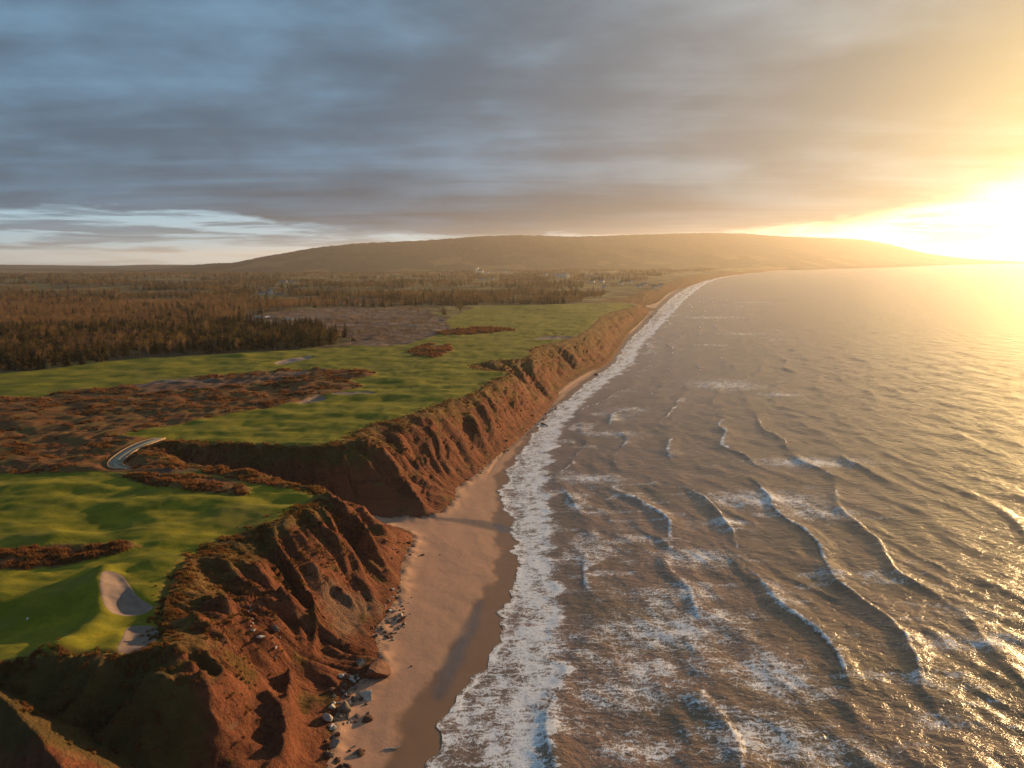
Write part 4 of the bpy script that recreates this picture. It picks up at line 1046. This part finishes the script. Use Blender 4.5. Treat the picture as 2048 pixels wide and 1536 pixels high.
def cluster(N, poly, s0, s1, cols, label, group):
    P = np.array(poly, float); k = 0
    while k < N:
        px, py = rr.uniform(P[:, 0].min(), P[:, 0].max()), rr.uniform(P[:, 1].min(), P[:, 1].max())
        if not inside(np.array([px]), np.array([py]), P)[0]: continue
        z_ = s0 + (s1 - s0) * rr.random() ** 2; c_ = rr.choice(cols)
        lb = '%s %s %s' % ('large' if z_ > s0 + .5 * (s1 - s0) else ('middling' if z_ > s0 + .12 * (s1 - s0) else 'small'), {'red': 'dark red', 'grey': 'grey', 'pale': 'pale cream'}[c_], label)
        boulder(px, py, z_, c_, lb, group + ', ' + ' '.join(lb.split()[:2])); k += 1
cluster(46, [(655, 1390), (690, 1340), (740, 1365), (735, 1440), (700, 1470), (660, 1480)], 0.9, 2.6, ('grey', 'grey', 'grey', 'pale', 'red'), 'boulder in the pile at the nearest cliff foot', 'boulder pile at the nearest cliff foot')
cluster(20, [(645, 1460), (690, 1470), (730, 1500), (700, 1536), (650, 1536)], 0.7, 2.0, ('red', 'grey'), 'rock strewn along the sand beside the nearest cliff', 'rocks below the boulder pile')
cluster(70, [(735, 1280), (760, 1215), (790, 1170), (830, 1200), (815, 1250), (790, 1285)], 0.5, 1.7, ('red', 'red', 'grey', 'grey', 'pale'), 'rock in the scatter where the gullied cliff meets the sand', 'rock scatter at the gullied cliff')
cluster(26, [(770, 1120), (800, 1060), (830, 1085), (845, 1110), (800, 1125)], 0.5, 1.7, ('red', 'red', 'grey'), 'rock fallen at the corner of the first headland', 'fallen rocks at the first headland corner')
cluster(40, [(925, 965), (1000, 890), (1060, 845), (1105, 800), (1115, 815), (1060, 870), (1000, 915), (940, 965)], 0.6, 1.9, ('grey', 'grey', 'red'), 'cobble on the grey stony strip below the second headland', 'stones below the second headland')
cluster(14, [(1070, 860), (1110, 800), (1140, 795), (1130, 830), (1090, 865)], 1.0, 2.6, ('red', 'grey'), 'rock in the shallows below the second headland', 'rocks in the shallows')
cluster(12, [(494, 1205), (506, 1205), (508, 1265), (496, 1265)], 0.5, 1.2, ('pale',), 'stone in the thin upright seam of the gullied cliff', 'pale seam stones')
cluster(10, [(545, 1275), (560, 1275), (558, 1330), (548, 1330)], 0.4, 1.0, ('pale', 'red'), 'stone in the short broken seam under the blue-grey boulder', 'broken seam stones')
cluster(8, [(1285, 620), (1330, 590), (1345, 590), (1300, 625)], 1.5, 4.0, ('red', 'grey'), 'rock on the far beach at the mouth of the valley', 'rocks on the far beach')

# ------------------------------------------------------------------ buildings
M_white = simple_material('white_wall', (0.62, 0.53, 0.43), (0.74, 0.64, 0.53), 0.5, 0.8, 0.05)
M_greyw = simple_material('grey_wall', (0.28, 0.25, 0.22), (0.36, 0.32, 0.29), 0.5, 0.8, 0.05)
M_yellow = simple_material('cream_wall', (0.66, 0.55, 0.36), (0.74, 0.62, 0.42), 0.5, 0.8, 0.05)
M_roof = simple_material('slate_roof', (0.10, 0.095, 0.095), (0.17, 0.16, 0.155), 0.6, 0.7, 0.2)
M_glass = simple_material('window_glass', (0.03, 0.035, 0.04), (0.05, 0.055, 0.06), 1.0, 0.15, 0.0, 0.5)
M_wood = simple_material('dark_door', (0.08, 0.05, 0.035), (0.12, 0.08, 0.05), 1.0, 0.7, 0.1)
def part(name, vs, fs, mat, parent):
    me = bpy.data.meshes.new(name); me.from_pydata([tuple(map(float, v)) for v in vs], [], fs); me.update(); me.materials.append(mat)
    bmx = bmesh.new(); bmx.from_mesh(me); bmesh.ops.recalc_face_normals(bmx, faces=bmx.faces); bmx.to_mesh(me); bmx.free()
    o = bpy.data.objects.new(name, me); C.objects.link(o); o.parent = parent; return o
BOXF = [(0, 1, 2, 3), (7, 6, 5, 4), (0, 4, 5, 1), (1, 5, 6, 2), (2, 6, 7, 3), (3, 7, 4, 0)]
def box(x0, x1, y0, y1, z0, z1): return [(x0, y0, z0), (x1, y0, z0), (x1, y1, z0), (x0, y1, z0), (x0, y0, z1), (x1, y0, z1), (x1, y1, z1), (x0, y1, z1)]
def empty(name, p, rz): 
    e = bpy.data.objects.new(name, None); C.objects.link(e); e.location = p; e.rotation_euler = (0, 0, rz); return e
def gable_house(e, w, dp, h, rh, wall, zb=-2.5, ox=0, windows=True):
    a, b = w / 2, dp / 2
    vs = [(-a, -b, zb), (a, -b, zb), (a, b, zb), (-a, b, zb), (-a, -b, h), (a, -b, h), (a, b, h), (-a, b, h), (-a, 0, h + rh), (a, 0, h + rh)]
    vs = [(x + ox, y, z) for x, y, z in vs]
    wl = part('wall', vs, [(0, 1, 2, 3), (0, 1, 5, 4), (2, 3, 7, 6), (1, 2, 6, 9, 5), (3, 0, 4, 8, 7), (4, 5, 9, 8), (6, 7, 8, 9)], wall, e)
    o_, th = 0.5, 0.25
    rv_ = []
    for x in (-a - o_ + ox, a + o_ + ox):
        k = rh / b
        rv_ += [(x, -b - o_, h - o_ * k + 0.03), (x, 0, h + rh + 0.03), (x, b + o_, h - o_ * k + 0.03), (x, b + o_, h - o_ * k + 0.03 + th), (x, 0, h + rh + 0.03 + th), (x, -b - o_, h - o_ * k + 0.03 + th)]
    rf = part('roof', rv_, [(0, 1, 4, 5), (1, 2, 3, 4), (6, 7, 10, 11), (7, 8, 9, 10), (0, 1, 7, 6), (1, 2, 8, 7), (5, 4, 10, 11), (4, 3, 9, 10), (0, 5, 11, 6), (2, 3, 9, 8)], M_roof, e)
    part('chimney', box(a * 0.4 + ox, a * 0.4 + 0.9 + ox, -0.4, 0.4, h + rh * 0.6, h + rh + 1.2), BOXF, M_greyw, rf)
    if windows:
        for s in (-1, 1):
            for fx in (-0.6, -0.2, 0.25, 0.65):
                part('window', box(fx * a - .5 + ox, fx * a + .5 + ox, s * b - .06, s * b + .06, h * .42, h * .42 + 1.5), BOXF, M_glass, e)
            part('window', box(s * a - .06 + ox, s * a + .06 + ox, -.6, .6, h * .45, h * .45 + 1.6), BOXF, M_glass, e)
        part('door', box(-.05 * a - .5 + ox, -.05 * a + .5 + ox, -b - .07, -b + .05, 0, 2.1), BOXF, M_wood, e)
for i, (sp, p) in enumerate(zip(house_spots, H_pos)):
    e = empty('house' if 'barn' not in sp[8] and 'shed' not in sp[8] else ('barn' if 'barn' in sp[8] else 'shed'), p, -sp[6])
    gable_house(e, sp[2], sp[3], sp[4], sp[5], {'w': M_white, 'g': M_greyw, 'y': M_yellow}[sp[7]], windows=i < 5)
    tag(e, sp[8], e.name.split('.')[0], 'houses below the long hill')
e = empty('church', church_pos, -0.6)
gable_house(e, 40, 17, 10, 8, M_white, windows=False)
for s in (-1, 1):
    tw = part('tower', box(-27 if s < 0 else -27, -19.6, s * 7.5 - 4, s * 7.5 + 4, -2.5, 24 if s < 0 else 28), BOXF, M_white, e)
    zt_ = 24 if s < 0 else 28
    part('spire', [(-27.3, s * 7.5 - 4.3, zt_ + .02), (-19.3, s * 7.5 - 4.3, zt_ + .02), (-19.3, s * 7.5 + 4.3, zt_ + .02), (-27.3, s * 7.5 + 4.3, zt_ + .02), (-23.3, s * 7.5, zt_ + 7)], [(0, 1, 2, 3), (0, 1, 4), (1, 2, 4), (2, 3, 4), (3, 0, 4)], M_roof, tw)
tag(e, 'pale church with twin towers of unequal height below the hill', 'church')

# ------------------------------------------------------------------ works site machines
M_yel = simple_material('machine_yellow', (0.50, 0.30, 0.03), (0.60, 0.38, 0.05), 1.0, 0.45, 0.05, 0.4)
M_black = simple_material('rubber_black', (0.02, 0.02, 0.02), (0.035, 0.033, 0.03), 2.0, 0.8, 0.1)
M_paint = simple_material('white_paint', (0.62, 0.61, 0.58), (0.72, 0.71, 0.68), 1.0, 0.4, 0.0, 0.4)
def wheel(e, x, y, r, w):
    vs, fs = [], []
    for i in range(14):
        a = 2 * math.pi * i / 14
        vs += [(x + r * math.cos(a), y - w / 2, r + r * math.sin(a)), (x + r * math.cos(a), y + w / 2, r + r * math.sin(a))]
    for i in range(14): j = (i + 1) % 14; fs.append((2 * i, 2 * j, 2 * j + 1, 2 * i + 1))
    fs += [tuple(range(0, 28, 2)), tuple(range(1, 28, 2))]
    return part('wheel', vs, fs, M_black, e)
def truck(p, rz, paint, label, boxed=True):
    e = empty('parked_truck', p, rz)
    part('chassis', box(-3.6, 3.4, -.9, .9, .7, 1.0), BOXF, M_black, e)
    cb = part('cab', [(1.7, -1.15, 1.0), (3.6, -1.15, 1.0), (3.6, 1.15, 1.0), (1.7, 1.15, 1.0), (1.7, -1.1, 2.9), (3.0, -1.1, 2.9), (3.0, 1.1, 2.9), (1.7, 1.1, 2.9), (3.55, -1.13, 1.9), (3.55, 1.13, 1.9)],
              [(0, 1, 2, 3), (0, 1, 8, 5, 4), (3, 2, 9, 6, 7), (1, 2, 9, 8), (8, 9, 6, 5), (4, 5, 6, 7), (0, 3, 7, 4)], paint, e)
    part('windscreen', [(3.58, -.95, 1.95), (3.58, .95, 1.95), (3.06, .92, 2.8), (3.06, -.92, 2.8), (3.54, -.95, 1.93), (3.54, .95, 1.93), (3.02, .92, 2.78), (3.02, -.92, 2.78)], [(0, 1, 2, 3), (7, 6, 5, 4)], M_glass, cb)
    part('load_box', box(-3.7, 1.5, -1.2, 1.2, 1.02, 3.2 if boxed else 2.0), BOXF, paint, e)
    for x in (-2.6, -1.4, 2.5):
        for s in (-1, 1): wheel(e, x, s * 1.0, .5, .35)
    return tag(e, label, 'truck', 'vehicles on the works site')
truck(S_pos[0], 0.4, M_paint, 'small white truck at the inland end of the works site')
truck(S_pos[1], 1.0, M_paint, 'white box truck between the small truck and the yellow loader', True)
truck(S_pos[2], 2.3, M_greyw, 'grey tipper truck next to the yellow loader', False)
def excavator(p, rz, paint, label, grp):
    e = empty('excavator', p, rz)
    for s in (-1, 1):
        vs = []
        for y in (s * 1.3 - .3, s * 1.3 + .3): vs += [(-2, y, .15), (2, y, .15), (2.4, y, .5), (2, y, .9), (-2, y, .9), (-2.4, y, .5)]
        part('track', vs, [tuple(range(6)), tuple(range(6, 12))] + [(i, (i + 1) % 6, 6 + (i + 1) % 6, 6 + i) for i in range(6)], M_black, e)
    part('body', box(-2.4, 1.0, -1.4, 1.4, 1.0, 2.3), BOXF, paint, e)
    cb = part('cab', box(.2, 1.7, .2, 1.38, 1.02, 3.1), BOXF, paint, e)
    part('window', box(1.69, 1.75, .35, 1.25, 1.9, 2.9), BOXF, M_glass, cb)
    part('boom', [(1.0, -.6, 1.8), (1.0, -.1, 1.8), (4.2, -.1, 4.4), (4.2, -.6, 4.4), (1.0, -.6, 2.4), (1.0, -.1, 2.4), (4.0, -.1, 5.0), (4.0, -.6, 5.0)], BOXF, paint, e)
    part('arm', [(4.0, -.55, 4.9), (4.0, -.15, 4.9), (5.6, -.15, 1.8), (5.6, -.55, 1.8), (4.5, -.55, 4.9), (4.5, -.15, 4.9), (5.95, -.15, 1.9), (5.95, -.55, 1.9)], BOXF, paint, e)
    part('bucket', [(5.2, -.9, 1.9), (5.2, .2, 1.9), (6.2, .2, 1.9), (6.2, -.9, 1.9), (4.9, -.9, 1.0), (4.9, .2, 1.0), (5.6, .2, .7), (5.6, -.9, .7)], BOXF, M_black, e)
    return tag(e, label, 'excavator', grp)
excavator(S_pos[3], 0.2, M_yel, 'yellow excavator catching the sun on the works site', 'vehicles on the works site')
excavator(S_pos[5], 2.6, M_rred, 'dark excavator on the pale bare ground beside the spruce belt', None)
e = empty('pipe_stack', S_pos[4], 0.15)
for k, (yy_, z_) in enumerate(((-1.2, .6), (0, .6), (1.2, .6), (-.6, 1.64), (.6, 1.64))):
    vs, fs = [], []
    for i in range(12):
        a = 2 * math.pi * i / 12
        vs += [(-4.5, yy_ + .58 * math.cos(a), z_ + .58 * math.sin(a)), (4.5, yy_ + .58 * math.cos(a), z_ + .58 * math.sin(a))]
    for i in range(12): j = (i + 1) % 12; fs.append((2 * i, 2 * j, 2 * j + 1, 2 * i + 1))
    fs += [tuple(range(0, 24, 2)), tuple(range(1, 24, 2))]
    part('pipe', vs, fs, M_rpale, e)
tag(e, 'stack of long pale pipes at the seaward end of the works site', 'pipes')

# leaning dead trunk, driftwood, marker
p = hit(786, 668)
e = empty('dead_tree', p, 0)
part('trunk', [v for t3 in cone(rr, 0, 0, -1, .35, -3.0, .3, 11, .14, 7) for v in t3], [(3 * i, 3 * i + 1, 3 * i + 2) for i in range(14)], M_bark, e)
for a, z in ((0.4, 6), (2.4, 8), (4.0, 9.5)):
    part('branch', [v for t3 in cone(rr, -3 * z / 11, .2, z, .1, -3 * z / 11 + 1.6 * math.cos(a), .2 + 1.6 * math.sin(a), z + 1.2, .03, 4) for v in t3], [(3 * i, 3 * i + 1, 3 * i + 2) for i in range(8)], M_bark, e)
tag(e, 'pale leaning dead tree at the edge of the bare works ground', 'tree')
p = hit(786, 1500)
vs, fs = [], []
for k in range(9):
    f = k / 8; r_ = .16 * (1 - .6 * f) + .03 * math.sin(k * 2.1)
    for i in range(7):
        a = 2 * math.pi * i / 7; vs.append((p[0] - 1.6 + 3.2 * f, p[1] + .8 * f + .12 * math.sin(k) + r_ * math.cos(a), p[2] + .12 + r_ * math.sin(a)))
for k in range(8):
    for i in range(7): fs.append((k * 7 + i, k * 7 + (i + 1) % 7, (k + 1) * 7 + (i + 1) % 7, (k + 1) * 7 + i))
tag(mesh_obj('driftwood_log', vs, fs, M_rpale, smooth_s=True), 'pale driftwood log on the wet sand near the boulder pile', 'driftwood')
p = hit(55, 1242)
e = empty('yardage_marker', p, 0)
bmx = bmesh.new(); bmesh.ops.create_icosphere(bmx, subdivisions=2, radius=.22); me = bpy.data.meshes.new('ball'); bmx.to_mesh(me); bmx.free(); me.materials.append(M_paint)
o = bpy.data.objects.new('ball', me); C.objects.link(o); o.parent = e; o.location = (0, 0, .42)
part('post', [v for t3 in cone(rr, 0, 0, -.2, .05, 0, 0, .3, .05, 6) for v in t3], [(3 * i, 3 * i + 1, 3 * i + 2) for i in range(12)], M_paint, e)
tag(e, 'small white ball marker on the shaded turf behind the yellow bank', 'marker')
